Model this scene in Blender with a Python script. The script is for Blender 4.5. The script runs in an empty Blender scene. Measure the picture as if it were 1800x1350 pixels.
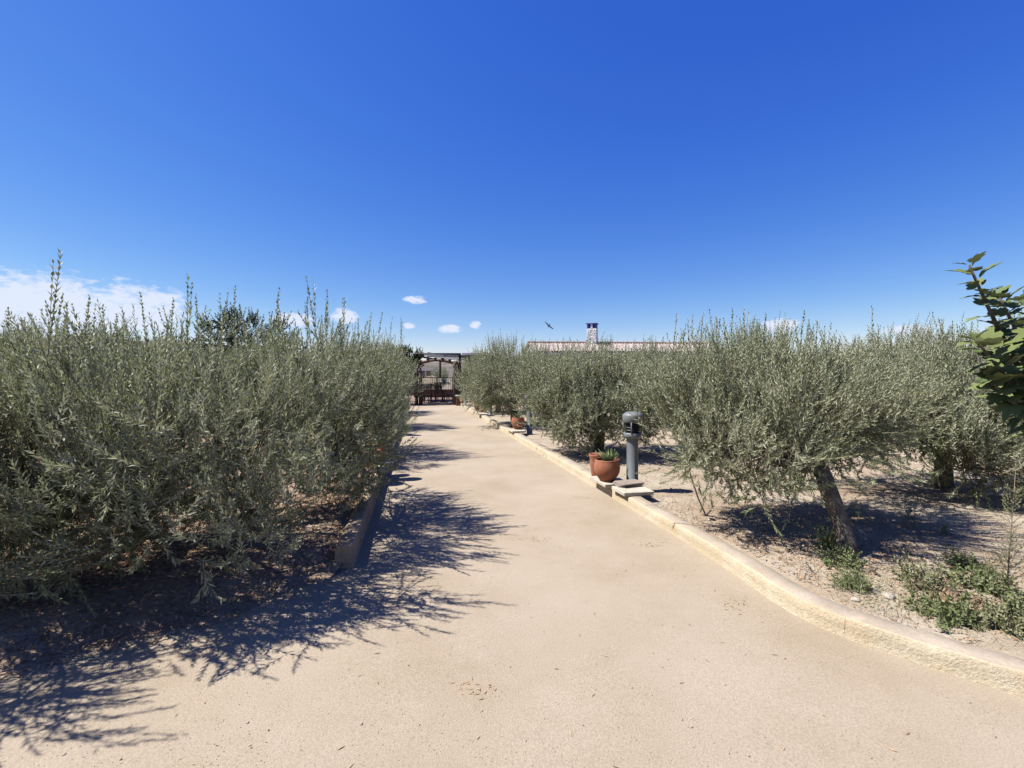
import bpy, bmesh, math, random
import numpy as np
from mathutils import Vector, Matrix

R = math.radians
random.seed(7)
scene = bpy.context.scene
COL = scene.collection

# ------------------------------------------------------------------ camera
CAM_H = 1.6
cam_d = bpy.data.cameras.new('camera')
cam_d.lens = 16.0
cam_d.sensor_width = 36.0
cam_d.clip_start = 0.05
cam_d.clip_end = 9000
cam = bpy.data.objects.new('camera', cam_d)
cam.location = (0, 0, CAM_H)
cam.rotation_euler = (R(90 - 1.074), 0, 0)
COL.objects.link(cam)
scene.camera = cam

# ------------------------------------------------------------------ sky, sun, exposure
SUN_EL = 56.0
SUN_AZ = -93.0      # clockwise from straight ahead: left, a little behind the camera
TO_SUN = Vector((math.cos(R(SUN_EL)) * math.sin(R(SUN_AZ)), math.cos(R(SUN_EL)) * math.cos(R(SUN_AZ)), math.sin(R(SUN_EL))))
world = bpy.data.worlds.new('World')
scene.world = world
world.use_nodes = True
wn, wl = world.node_tree.nodes, world.node_tree.links
wn.clear()


def wnode(t, **kw):
    n = wn.new(t)
    for k, v in kw.items():
        setattr(n, k, v)
    return n


def wmath(op, a, b=None, clamp=False):
    n = wn.new('ShaderNodeMath')
    n.operation = op
    n.use_clamp = clamp
    for i, v in enumerate((a, b)):
        if v is None:
            continue
        if isinstance(v, (int, float)):
            n.inputs[i].default_value = v
        else:
            wl.new(v, n.inputs[i])
    return n.outputs[0]


sky = wnode('ShaderNodeTexSky', sky_type='NISHITA', sun_disc=False)
sky.sun_elevation = R(SUN_EL)
sky.sun_rotation = R(SUN_AZ)
sky.altitude = 300
sky.air_density = 1.0
sky.dust_density = 0.35
sky.ozone_density = 3.2
hsv = wnode('ShaderNodeHueSaturation')
hsv.inputs['Hue'].default_value = 0.507
hsv.inputs['Saturation'].default_value = 1.22
hsv.inputs['Value'].default_value = 1.0
wl.new(sky.outputs[0], hsv.inputs['Color'])
sepc = wnode('ShaderNodeSeparateColor')
wl.new(hsv.outputs[0], sepc.inputs[0])
cmbc = wnode('ShaderNodeCombineColor')
# the camera's rendering of the blue: one response per channel for the whole sky
for i, (pw, gain) in enumerate(((1.30, 1.50), (1.10, 1.13), (0.50, 1.03))):
    ch_ = wmath('POWER', wmath('MULTIPLY', sepc.outputs[i], 0.12), pw)
    wl.new(wmath('MULTIPLY', ch_, gain * 4.353), cmbc.inputs[i])
bg = wnode('ShaderNodeBackground')
bg.inputs['Strength'].default_value = 0.10
wl.new(cmbc.outputs[0], bg.inputs['Color'])
# clouds: a low bank and small puffs, fixed in azimuth and elevation
tc = wnode('ShaderNodeTexCoord')
sep = wnode('ShaderNodeSeparateXYZ')
wl.new(tc.outputs['Generated'], sep.inputs[0])
AZ = wmath('MULTIPLY', wmath('ARCTAN2', sep.outputs[0], sep.outputs[1]), 57.2958)
EL = wmath('MULTIPLY', wmath('ARCSINE', sep.outputs[2]), 57.2958)
cmb = wnode('ShaderNodeCombineXYZ')
wl.new(AZ, cmb.inputs[0])
wl.new(wmath('MULTIPLY', EL, 2.2), cmb.inputs[1])
nz = wnode('ShaderNodeTexNoise')
nz.inputs['Scale'].default_value = 0.24
nz.inputs['Detail'].default_value = 8
nz.inputs['Roughness'].default_value = 0.6
nz.inputs['Distortion'].default_value = 0.6
wl.new(cmb.outputs[0], nz.inputs['Vector'])
NZ = nz.outputs['Fac']
nz2 = wnode('ShaderNodeTexNoise')
nz2.inputs['Scale'].default_value = 0.9
nz2.inputs['Detail'].default_value = 6
nz2.inputs['Roughness'].default_value = 0.62
wl.new(cmb.outputs[0], nz2.inputs['Vector'])
NZ2 = nz2.outputs['Fac']


def puff(a0, e0, wa, we, gain=1.0):
    da = wmath('DIVIDE', wmath('SUBTRACT', AZ, a0), wa)
    de = wmath('DIVIDE', wmath('SUBTRACT', EL, e0), we)
    r2 = wmath('ADD', wmath('MULTIPLY', da, da), wmath('MULTIPLY', de, de))
    return wmath('MULTIPLY', wmath('SUBTRACT', 1.0, r2), gain, clamp=False)


# (azimuth, elevation, half widths) of the bank and of each puff
PUFFS = [(-47, 5.6, 11, 3.7), (-66, 6.0, 14, 3.6), (-40, 6.2, 5.5, 3.0), (-20.2, 7.0, 1.7, 1.0), (-25.5, 6.3, 2.6, 0.9),
         (-11.9, 9.2, 1.6, .55), (-7.8, 5.75, 1.6, .55), (-4.65, 6.3, .8, .55), (-12.7, 6.1, .8, .45),
         (30.5, 5.4, 2.0, .9), (41, 4.3, 2.4, .6), (62, 5.0, 8, 1.8), (-110, 6, 16, 3), (95, 6, 9, 2), (150, 7, 15, 3)]
acc = None
for a0, e0, wa, we in PUFFS:
    p = puff(a0, e0, wa, we)
    acc = p if acc is None else wmath('MAXIMUM', acc, p)
acc = wmath('MAXIMUM', acc, -1.0)
dens = wmath('ADD', wmath('MULTIPLY', acc, 0.75), wmath('MULTIPLY', wmath('SUBTRACT', NZ2, 0.5), 2.0))
dens = wmath('ADD', dens, wmath('MULTIPLY', wmath('SUBTRACT', NZ, 0.5), 1.3))
mask = wmath('MULTIPLY', wmath('SUBTRACT', dens, 0.02), 1.9, clamp=True)
mask = wmath('MULTIPLY', mask, wmath('MULTIPLY', wmath('ADD', acc, 0.25), 3.0, clamp=True))
mask = wmath('MULTIPLY', mask, 0.92)
bgc = wnode('ShaderNodeBackground')
bgc.inputs['Color'].default_value = (0.78, 0.84, 1.0, 1)
bgc.inputs['Strength'].default_value = 0.44
mx = wnode('ShaderNodeMixShader')
wl.new(mask, mx.inputs[0])
wl.new(bg.outputs[0], mx.inputs[1])
wl.new(bgc.outputs[0], mx.inputs[2])
wo = wnode('ShaderNodeOutputWorld')
wl.new(mx.outputs[0], wo.inputs[0])

sun_d = bpy.data.lights.new('sun', 'SUN')
sun_d.energy = 5.0
sun_d.angle = R(0.53)
sun_d.color = (1.0, 0.965, 0.91)
sun = bpy.data.objects.new('sun', sun_d)
sun.rotation_euler = TO_SUN.to_track_quat('Z', 'Y').to_euler()
COL.objects.link(sun)

vs = scene.view_settings
vs.view_transform = 'Standard'
vs.look = 'None'
vs.exposure = 1.2
vs.gamma = 1.0


# ------------------------------------------------------------------ helpers
def tag(o, label=None, cat=None, group=None, kind=None):
    if label: o['label'] = label
    if cat: o['category'] = cat
    if group: o['group'] = group
    if kind: o['kind'] = kind
    return o


def empty(name, loc, label=None, cat=None, group=None, rz=0):
    o = bpy.data.objects.new(name, None)
    o.empty_display_size = 0.1
    o.location = loc
    o.rotation_euler = (0, 0, rz)
    COL.objects.link(o)
    return tag(o, label, cat, group)


def link_mesh(name, me, parent=None, loc=(0, 0, 0), rot=(0, 0, 0), scale=None):
    o = bpy.data.objects.new(name, me)
    o.location = loc
    o.rotation_euler = rot
    if scale: o.scale = scale
    COL.objects.link(o)
    if parent: o.parent = parent
    return o


class MB:
    """collects shapes for one mesh"""
    def __init__(s):
        s.v, s.f, s.m, s.sm = [], [], [], []

    def add(s, vs_, fs_, mi=0, smooth=False):
        b = len(s.v)
        s.v += [tuple(p) for p in vs_]
        for f in fs_:
            s.f.append(tuple(i + b for i in f))
            s.m.append(mi)
            s.sm.append(smooth)
        return s

    def box(s, x0, x1, y0, y1, z0, z1, mi=0, ch=0.0):
        if ch <= 0:
            vs_ = [(x, y, z) for z in (z0, z1) for y in (y0, y1) for x in (x0, x1)]
            s.add(vs_, [(0, 2, 3, 1), (4, 5, 7, 6), (0, 1, 5, 4), (2, 6, 7, 3), (0, 4, 6, 2), (1, 3, 7, 5)], mi)
            return s
        bm = bmesh.new()
        bmesh.ops.create_cube(bm, size=1)
        for v in bm.verts:
            v.co = ((x0 + x1) / 2 + v.co.x * (x1 - x0), (y0 + y1) / 2 + v.co.y * (y1 - y0), (z0 + z1) / 2 + v.co.z * (z1 - z0))
        bmesh.ops.bevel(bm, geom=bm.edges[:], offset=ch, segments=1, affect='EDGES')
        bm.verts.index_update()
        s.add([v.co[:] for v in bm.verts], [[v.index for v in f.verts] for f in bm.faces], mi)
        bm.free()
        return s

    def tube(s, pts, rad, n=8, mi=0, cap=True, jit=0.0):
        pts = [Vector(p) for p in pts]
        k = len(pts)
        if isinstance(rad, (int, float)): rad = [rad] * k
        vs_, fs_ = [], []
        ref = None
        for i, p in enumerate(pts):
            t = (pts[min(i + 1, k - 1)] - pts[max(i - 1, 0)]).normalized()
            if ref is None:
                ref = t.orthogonal().normalized()
            a = (ref - t * ref.dot(t)).normalized()
            b = t.cross(a)
            ref = a
            for j in range(n):
                w = 2 * math.pi * j / n
                r = rad[i] * (1 + (random.uniform(-jit, jit) if jit else 0))
                vs_.append(p + (a * math.cos(w) + b * math.sin(w)) * r)
        for i in range(k - 1):
            for j in range(n):
                fs_.append((i * n + j, i * n + (j + 1) % n, (i + 1) * n + (j + 1) % n, (i + 1) * n + j))
        if cap:
            fs_.append(tuple(range(n - 1, -1, -1)))
            fs_.append(tuple(range((k - 1) * n, k * n)))
        return s.add(vs_, fs_, mi, True)

    def lathe(s, prof, n=24, c=(0, 0, 0), mi=0, a0=0, a1=2 * math.pi):
        full = abs(a1 - a0 - 2 * math.pi) < 1e-6
        m = n if full else n + 1
        vs_ = []
        for r, z in prof:
            for j in range(m):
                w = a0 + (a1 - a0) * j / n
                vs_.append((c[0] + r * math.cos(w), c[1] + r * math.sin(w), c[2] + z))
        fs_ = []
        for i in range(len(prof) - 1):
            for j in range(n):
                j2 = (j + 1) % m
                fs_.append((i * m + j, i * m + j2, (i + 1) * m + j2, (i + 1) * m + j))
        return s.add(vs_, fs_, mi, True)

    def mesh(s, name, mats):
        me = bpy.data.meshes.new(name)
        me.from_pydata(s.v, [], s.f)
        for m in (mats if isinstance(mats, (list, tuple)) else [mats]):
            me.materials.append(m)
        me.polygons.foreach_set('material_index', s.m)
        me.polygons.foreach_set('use_smooth', s.sm)
        me.update()
        return me

    def build(s, name, mats, parent=None, loc=(0, 0, 0), rot=(0, 0, 0)):
        return link_mesh(name, s.mesh(name, mats), parent, loc, rot)


def tri_mesh(name, V, F, MI, TINT, mats, smooth=None):
    """fast mesh from numpy triangles"""
    me = bpy.data.meshes.new(name)
    nv, nf = len(V), len(F)
    me.vertices.add(nv)
    me.vertices.foreach_set('co', np.ascontiguousarray(V, dtype=np.float32).ravel())
    me.loops.add(nf * 3)
    me.loops.foreach_set('vertex_index', np.ascontiguousarray(F, dtype=np.int32).ravel())
    me.polygons.add(nf)
    me.polygons.foreach_set('loop_start', np.arange(0, nf * 3, 3, dtype=np.int32))
    for m in mats:
        me.materials.append(m)
    me.polygons.foreach_set('material_index', np.ascontiguousarray(MI, dtype=np.int32))
    if smooth is not None:
        me.polygons.foreach_set('use_smooth', np.ascontiguousarray(smooth, dtype=bool))
    if TINT is not None:
        a = me.attributes.new('tint', 'FLOAT', 'POINT')
        a.data.foreach_set('value', np.ascontiguousarray(TINT, dtype=np.float32))
    me.update(calc_edges=True)
    return me


# ------------------------------------------------------------------ materials
def new_mat(name):
    m = bpy.data.materials.new(name)
    m.use_nodes = True
    nt = m.node_tree
    return m, nt.nodes, nt.links, nt.nodes['Principled BSDF']


ALB = 0.403      # swatch values to surface reflectance at this exposure


def surf(name, c1, c2, scale=4.0, rough=0.85, bump=0.3, bscale=40.0, bdist=0.004, speck=None, spec=0.3, c3=None, s3=0.6):
    """mottled surface: two colours by noise, fine speckle and fine relief"""
    m, N, L, P = new_mat(name)
    c1, c2 = [tuple(k * ALB for k in c) for c in (c1, c2)]
    c3 = tuple(k * ALB for k in c3) if c3 else None
    t = N.new('ShaderNodeTexCoord')
    n1 = N.new('ShaderNodeTexNoise'); n1.inputs['Scale'].default_value = scale; n1.inputs['Detail'].default_value = 6
    n1.inputs['Roughness'].default_value = 0.65
    L.new(t.outputs['Object'], n1.inputs['Vector'])
    r1 = N.new('ShaderNodeValToRGB')
    r1.color_ramp.elements[0].position = 0.34; r1.color_ramp.elements[0].color = (*c1, 1)
    r1.color_ramp.elements[1].position = 0.66; r1.color_ramp.elements[1].color = (*c2, 1)
    L.new(n1.outputs['Fac'], r1.inputs[0])
    out = r1.outputs[0]
    if c3:
        n3 = N.new('ShaderNodeTexNoise'); n3.inputs['Scale'].default_value = s3; n3.inputs['Detail'].default_value = 5
        L.new(t.outputs['Object'], n3.inputs['Vector'])
        r3 = N.new('ShaderNodeValToRGB')
        r3.color_ramp.elements[0].position = 0.48; r3.color_ramp.elements[0].color = (0, 0, 0, 1)
        r3.color_ramp.elements[1].position = 0.68; r3.color_ramp.elements[1].color = (1, 1, 1, 1)
        L.new(n3.outputs['Fac'], r3.inputs[0])
        mx3 = N.new('ShaderNodeMixRGB'); L.new(r3.outputs[0], mx3.inputs[0]); L.new(out, mx3.inputs[1])
        mx3.inputs[2].default_value = (*c3, 1)
        out = mx3.outputs[0]
    n2 = N.new('ShaderNodeTexNoise'); n2.inputs['Scale'].default_value = bscale; n2.inputs['Detail'].default_value = 4
    n2.inputs['Roughness'].default_value = 0.7
    L.new(t.outputs['Object'], n2.inputs['Vector'])
    if speck:
        r2 = N.new('ShaderNodeValToRGB')
        r2.color_ramp.elements[0].position = 0.32; r2.color_ramp.elements[0].color = (1 - speck, 1 - speck, 1 - speck, 1)
        r2.color_ramp.elements[1].position = 0.68; r2.color_ramp.elements[1].color = (1 + speck, 1 + speck, 1 + speck, 1)
        L.new(n2.outputs['Fac'], r2.inputs[0])
        mm = N.new('ShaderNodeMixRGB'); mm.blend_type = 'MULTIPLY'; mm.inputs[0].default_value = 1
        L.new(out, mm.inputs[1]); L.new(r2.outputs[0], mm.inputs[2])
        out = mm.outputs[0]
    L.new(out, P.inputs['Base Color'])
    b = N.new('ShaderNodeBump'); b.inputs['Strength'].default_value = bump; b.inputs['Distance'].default_value = bdist
    L.new(n2.outputs['Fac'], b.inputs['Height']); L.new(b.outputs[0], P.inputs['Normal'])
    P.inputs['Roughness'].default_value = rough
    P.inputs['Specular IOR Level'].default_value = spec
    return m


def leaf_mat(name, top_a, top_b, under_a, under_b, rough=0.5, trans=0.12, spec=0.35):
    """leaf: its upper and lower faces have colours of their own, varied leaf by leaf"""
    m, N, L, P = new_mat(name)
    at = N.new('ShaderNodeAttribute'); at.attribute_name = 'tint'
    ra = N.new('ShaderNodeMixRGB'); ra.inputs[1].default_value = (*top_a, 1); ra.inputs[2].default_value = (*top_b, 1)
    rb = N.new('ShaderNodeMixRGB'); rb.inputs[1].default_value = (*under_a, 1); rb.inputs[2].default_value = (*under_b, 1)
    L.new(at.outputs['Fac'], ra.inputs[0]); L.new(at.outputs['Fac'], rb.inputs[0])
    g = N.new('ShaderNodeNewGeometry')
    mxc = N.new('ShaderNodeMixRGB')
    L.new(g.outputs['Backfacing'], mxc.inputs[0]); L.new(ra.outputs[0], mxc.inputs[1]); L.new(rb.outputs[0], mxc.inputs[2])
    L.new(mxc.outputs[0], P.inputs['Base Color'])
    P.inputs['Roughness'].default_value = rough
    P.inputs['Specular IOR Level'].default_value = spec
    tr = N.new('ShaderNodeBsdfTranslucent')
    L.new(mxc.outputs[0], tr.inputs['Color'])
    ms = N.new('ShaderNodeMixShader'); ms.inputs[0].default_value = trans
    L.new(P.outputs[0], ms.inputs[1]); L.new(tr.outputs[0], ms.inputs[2])
    L.new(ms.outputs[0], N['Material Output'].inputs['Surface'])
    return m


MAT = {}
MAT['olive'] = leaf_mat('olive_leaf', (0.100, 0.124, 0.050), (0.268, 0.280, 0.142), (0.250, 0.265, 0.168), (0.385, 0.392, 0.268), rough=0.5, trans=0.30, spec=0.25)
MAT['twig'] = surf('olive_twig', (0.28, 0.23, 0.16), (0.46, 0.39, 0.28), 30, 0.9, 0.2, 90)
MAT['bark'] = surf('olive_bark', (0.16, 0.13, 0.10), (0.36, 0.31, 0.25), 14, 0.95, 0.9, 38, 0.012, speck=0.3)
MAT['fig'] = leaf_mat('fig_leaf', (0.060, 0.088, 0.030), (0.125, 0.150, 0.052), (0.085, 0.110, 0.048), (0.125, 0.145, 0.062), rough=0.75, trans=0.16, spec=0.12)
MAT['carob'] = leaf_mat('dark_leaf', (0.022, 0.034, 0.017), (0.045, 0.058, 0.026), (0.053, 0.068, 0.038), (0.068, 0.083, 0.045), rough=0.5, trans=0.1)
MAT['vine'] = leaf_mat('vine_leaf', (0.030, 0.056, 0.015), (0.075, 0.105, 0.030), (0.075, 0.105, 0.038), (0.105, 0.135, 0.053), rough=0.5, trans=0.2)
MAT['weed'] = leaf_mat('weed_leaf', (0.068, 0.094, 0.026), (0.150, 0.165, 0.060), (0.105, 0.135, 0.053), (0.173, 0.188, 0.083), rough=0.6, trans=0.2)
MAT['weed_grey'] = leaf_mat('grey_weed_leaf', (0.098, 0.109, 0.045), (0.203, 0.195, 0.090), (0.143, 0.150, 0.075), (0.225, 0.217, 0.120), rough=0.65, trans=0.15)
MAT['dry'] = leaf_mat('dry_leaf', (0.165, 0.086, 0.049), (0.352, 0.247, 0.150), (0.210, 0.128, 0.075), (0.375, 0.292, 0.195), rough=0.8, trans=0.08)
MAT['agave'] = leaf_mat('succulent_leaf', (0.098, 0.143, 0.053), (0.195, 0.240, 0.105), (0.135, 0.180, 0.075), (0.210, 0.247, 0.120), rough=0.5, trans=0.05)
MAT['path'] = surf('sand_path', (0.58, 0.465, 0.325), (0.68, 0.56, 0.42), 1.3, 0.95, 0.7, 120, 0.006, speck=0.2, spec=0.15, c3=(0.70, 0.58, 0.44), s3=0.45)
MAT['soil'] = surf('dry_soil', (0.60, 0.47, 0.33), (0.80, 0.68, 0.52), 2.2, 0.95, 0.8, 42, 0.02, speck=0.22, spec=0.12, c3=(0.50, 0.37, 0.25), s3=0.9)
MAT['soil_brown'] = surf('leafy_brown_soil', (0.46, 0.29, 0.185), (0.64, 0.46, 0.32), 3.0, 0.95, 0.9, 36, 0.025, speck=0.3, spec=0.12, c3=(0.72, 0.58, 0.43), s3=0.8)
MAT['ground'] = surf('far_ground', (0.30, 0.25, 0.17), (0.45, 0.38, 0.28), 0.05, 0.95, 0.5, 3, 0.05, speck=0.2)
MAT['hill'] = surf('scrub_hill', (0.16, 0.13, 0.105), (0.30, 0.24, 0.19), 0.02, 0.95, 0.5, 0.12, 1.0, speck=0.3, c3=(0.11, 0.12, 0.075), s3=0.012)
MAT['kerb'] = surf('kerb_plaster', (0.82, 0.68, 0.46), (0.92, 0.80, 0.58), 5, 0.95, 0.8, 60, 0.012, speck=0.16, spec=0.15, c3=(0.80, 0.62, 0.39), s3=2.2)
MAT['kerbtop'] = surf('kerb_top', (0.60, 0.49, 0.37), (0.74, 0.62, 0.48), 5, 0.95, 0.5, 60, 0.006, speck=0.12, spec=0.15)
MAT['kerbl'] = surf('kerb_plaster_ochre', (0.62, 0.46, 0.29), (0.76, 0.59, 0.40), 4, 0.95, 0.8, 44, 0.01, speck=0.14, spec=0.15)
MAT['stone'] = surf('pale_stone', (0.72, 0.64, 0.50), (0.88, 0.80, 0.66), 9, 0.9, 0.4, 50, 0.004, speck=0.08)
MAT['tile'] = surf('clay_tile', (0.42, 0.33, 0.27), (0.52, 0.43, 0.36), 12, 0.9, 0.3, 60, 0.003, speck=0.1)
MAT['terracotta'] = surf('terracotta', (0.50, 0.175, 0.085), (0.60, 0.24, 0.13), 7, 0.82, 0.25, 60, 0.002, speck=0.07, c3=(0.62, 0.34, 0.23), s3=4)
MAT['potsoil'] = surf('pot_soil', (0.07, 0.05, 0.035), (0.12, 0.09, 0.06), 30, 1, 0.8, 60, 0.006)
MAT['metal'] = surf('grey_paint', (0.24, 0.265, 0.27), (0.30, 0.325, 0.33), 6, 0.5, 0.12, 90, 0.001, speck=0.05, spec=0.4)
MAT['dark'] = surf('dark_louvre', (0.016, 0.017, 0.019), (0.03, 0.03, 0.033), 9, 0.5, 0.1, 40)
MAT['white'] = surf('whitewash', (1.15, 1.13, 1.10), (1.4, 1.38, 1.35), 2.5, 0.9, 0.6, 9, 0.02, speck=0.06)
MAT['navy'] = surf('navy_paint', (0.05, 0.08, 0.42), (0.08, 0.12, 0.55), 5, 0.6, 0.2, 30)
MAT['rooftile'] = surf('weathered_roof_tile', (0.55, 0.40, 0.35), (0.76, 0.69, 0.65), 3.0, 0.9, 0.5, 9, 0.02, speck=0.16)
MAT['ridgetile'] = surf('pink_ridge_tile', (0.42, 0.22, 0.17), (0.58, 0.36, 0.29), 3.0, 0.9, 0.4, 14, 0.01, speck=0.1)
MAT['wood'] = surf('brown_timber', (0.115, 0.058, 0.034), (0.24, 0.14, 0.085), 8, 0.75, 0.4, 40, 0.004, speck=0.12)
MAT['wooddk'] = surf('dark_timber', (0.05, 0.024, 0.017), (0.10, 0.052, 0.036), 8, 0.7, 0.4, 40, 0.004)
MAT['iron'] = surf('dark_iron', (0.028, 0.022, 0.020), (0.06, 0.045, 0.04), 10, 0.6, 0.2, 60, 0.001)
MAT['rod'] = surf('grey_rod', (0.11, 0.12, 0.15), (0.17, 0.18, 0.21), 10, 0.6, 0.2, 60, 0.001)
MAT['terrace'] = surf('pink_paving', (0.36, 0.22, 0.17), (0.50, 0.34, 0.28), 3, 0.9, 0.4, 12, 0.01, speck=0.12)
MAT['brick'] = surf('red_brick', (0.20, 0.07, 0.045), (0.33, 0.14, 0.09), 9, 0.9, 0.5, 40, 0.005, speck=0.12)
MAT['thatch'] = surf('straw_thatch', (0.26, 0.21, 0.14), (0.46, 0.40, 0.29), 16, 0.95, 1.0, 60, 0.02, speck=0.25)
MAT['tanwall'] = surf('tan_wall', (0.40, 0.30, 0.20), (0.52, 0.41, 0.29), 2, 0.9, 0.3, 20, 0.01)
MAT['glass'] = surf('window_glass', (0.03, 0.04, 0.06), (0.06, 0.075, 0.10), 1, 0.12, 0.02, 3, spec=0.6)
MAT['bird'] = surf('bird_plumage', (0.05, 0.055, 0.065), (0.10, 0.11, 0.12), 20, 0.7, 0.1, 60)
MAT['hose'] = surf('black_hose', (0.015, 0.014, 0.013), (0.035, 0.032, 0.03), 12, 0.5, 0.1, 80)
MAT['flower'] = surf('white_petal', (0.75, 0.74, 0.70), (0.82, 0.81, 0.78), 20, 0.7, 0.1, 60)

# ------------------------------------------------------------------ layout of the path
def kx_r(y): return 1.73 - 0.223 * (y - 4.06)      # foot of the right kerb
def kx_l(y): return -1.32 - 0.205 * (y - 3.76)     # foot of the left kerb


def resample(pts, step):
    pts = [Vector((p[0], p[1], 0)) for p in pts]
    # Catmull-Rom, then even spacing
    dense = []
    for i in range(len(pts) - 1):
        p0, p1, p2, p3 = pts[max(i - 1, 0)], pts[i], pts[i + 1], pts[min(i + 2, len(pts) - 1)]
        for k in range(24):
            t = k / 24
            dense.append(0.5 * ((2 * p1) + (p2 - p0) * t + (2 * p0 - 5 * p1 + 4 * p2 - p3) * t * t + (3 * p1 - p0 - 3 * p2 + p3) * t ** 3))
    dense.append(pts[-1])
    out, d = [dense[0]], 0.0
    for a, b in zip(dense, dense[1:]):
        L_ = (b - a).length
        while d + L_ >= step:
            f = (step - d) / L_
            a = a.lerp(b, f)
            out.append(a.copy())
            L_ = (b - a).length
            d = 0.0
        d += L_
    return out


RIGHT_EDGE = [(kx_r(y), y) for y in (24.4, 20, 16, 12, 9, 7, 5.5, 4.4)] + [(1.80, 3.58), (1.90, 3.02), (2.05, 2.74), (2.27, 2.49), (2.52, 2.25), (2.9, 1.90), (3.6, 1.28), (4.6, 0.40), (5.8, -0.70)]
LEFT_EDGE = [(kx_l(y), y) for y in (24.4, 20, 16, 12, 9, 7, 5.5, 4.4, 3.7)]
LEFT_FLARE = LEFT_EDGE[:-1] + [(-1.40, 3.66), (-1.60, 3.30), (-1.95, 2.92), (-2.35, 2.62), (-2.9, 2.33), (-3.7, 2.06), (-5.2, 1.75), (-9.0, 1.5)]


def vnoise(x, y, s=0):
    return (math.sin(x * 2.3 + s) * math.cos(y * 1.9 - s * 1.3) + 0.6 * math.sin(x * 5.1 - y * 3.7 + s * 2) + 0.35 * math.sin(x * 11.3 + y * 9.1 + s)) / 1.95


# ---- the ground, the hills, the path, the beds
def grid_mesh(name, fn, us, vs_, mat):
    V = [fn(u, v) for v in vs_ for u in us]
    nu = len(us)
    F = [(j * nu + i, j * nu + i + 1, (j + 1) * nu + i + 1, (j + 1) * nu + i) for j in range(len(vs_) - 1) for i in range(nu - 1)]
    me = bpy.data.meshes.new(name)
    me.from_pydata(V, [], F)
    me.materials.append(mat)
    me.polygons.foreach_set('use_smooth', [True] * len(F))
    me.update()
    return link_mesh(name, me)


rads = [0.0, 15, 40, 80, 150, 300, 600, 1200, 2500, 5000]
gV = [(0, 20, -0.06)] + [(r * math.sin(a * math.pi / 24), 20 + r * math.cos(a * math.pi / 24), -0.06) for r in rads[1:] for a in range(48)]
gF = [(0, 1 + (a + 1) % 48, 1 + a) for a in range(48)]
for k in range(len(rads) - 2):
    for a in range(48):
        gF.append((1 + k * 48 + a, 1 + k * 48 + (a + 1) % 48, 1 + (k + 1) * 48 + (a + 1) % 48, 1 + (k + 1) * 48 + a))
gm = bpy.data.meshes.new('ground'); gm.from_pydata(gV, [], gF); gm.materials.append(MAT['ground'])
tag(link_mesh('ground', gm), kind='structure')


def hill_el(az):          # elevation of the skyline, in degrees
    s = 1 / (1 + math.exp(-(-az - 24) / 4)); t = 1 / (1 + math.exp(-(az - 24) / 5))
    base = 2.15 + 1.35 * s + 0.40 * t
    return base + 0.28 * math.sin(az * 0.31 + 1) + 0.16 * math.sin(az * 0.83) + 0.07 * math.sin(az * 2.1 + 2)


hr = [500, 700, 900, 1050, 1200, 1500, 2000]
hf = [0.0, 0.30, 0.62, 0.88, 1.0, 0.7, -0.02]
hz_az = [a * 0.75 for a in range(0, 480)]


def hill_pt(a, k):
    aa = a if a <= 180 else a - 360
    top = 1200 * math.tan(R(hill_el(aa) if abs(aa) < 100 else 2.2 + 0.5 * math.sin(aa * 0.2)))
    r = hr[k] * (1 + 0.05 * math.sin(a * 0.5 + k))
    return (r * math.sin(R(a)), r * math.cos(R(a)), -2 + top * hf[k] * (1 + (0.06 * math.sin(a * 1.7 + k * 2.1) if k not in (4,) else 0)))


hV = [hill_pt(a, k) for k in range(len(hr)) for a in hz_az]
nh = len(hz_az)
hF = [(k * nh + i, (k + 1) * nh + i, (k + 1) * nh + (i + 1) % nh, k * nh + (i + 1) % nh) for k in range(len(hr) - 1) for i in range(nh)]
hm = bpy.data.meshes.new('hills'); hm.from_pydata(hV, [], hF); hm.materials.append(MAT['hill'])
tag(link_mesh('hills', hm), kind='structure')

xs = [-14 + 0.14 * i for i in range(201)]
ys = [-6 + 0.14 * i for i in range(220)]
def path_z(u, v): return 0.006 * vnoise(u * 0.8, v * 0.6, 2) + 0.003 * vnoise(u * 3, v * 3, 5)


path = grid_mesh('path', lambda u, v: (u, v, path_z(u, v)), xs, ys, MAT['path'])
tag(path, kind='structure')


def bed(name, edge, outer_fn, zfn):
    E = resample(edge, 0.11)
    n = len(E)
    ts = [0, .004, .01, .018, .028, .04, .055, .072, .09, .11, .14, .175, .22, .28, .36, .46, .6, .78, 1.0]
    V, F = [], []
    for j, t in enumerate(ts):
        for i, p in enumerate(E):
            o = outer_fn(i / (n - 1))
            x = p.x + (o[0] - p.x) * t
            y = p.y + (o[1] - p.y) * t
            d = math.hypot(x - p.x, y - p.y)
            V.append((x, y, zfn(x, y, d, p)))
    for j in range(len(ts) - 1):
        for i in range(n - 1):
            F.append((j * n + i, j * n + i + 1, (j + 1) * n + i + 1, (j + 1) * n + i))
    if name.endswith('right'):
        F = [f[::-1] for f in F]
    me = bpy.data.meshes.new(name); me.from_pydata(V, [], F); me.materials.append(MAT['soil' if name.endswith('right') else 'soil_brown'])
    me.polygons.foreach_set('use_smooth', [True] * len(F))
    me.update()
    return tag(link_mesh(name, me), kind='structure')


def z_left(x, y, d, p=None):
    onk = 1.0 if (p is None or p.y > 3.9) else max(0.0, (p.y - 3.5) / 0.4)
    h = 0.13 * onk + (1 - onk) * (-0.014 + 0.15 * min(1, d / 0.7) ** 1.2)
    if p is not None and d < 0.02 and onk > 0.5: return -0.03
    return h + (0.022 * vnoise(x * 1.5, y * 1.5, 1) + 0.012 * vnoise(x * 5, y * 5, 3)) * min(1, d / 0.3 + 0.1)


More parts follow.
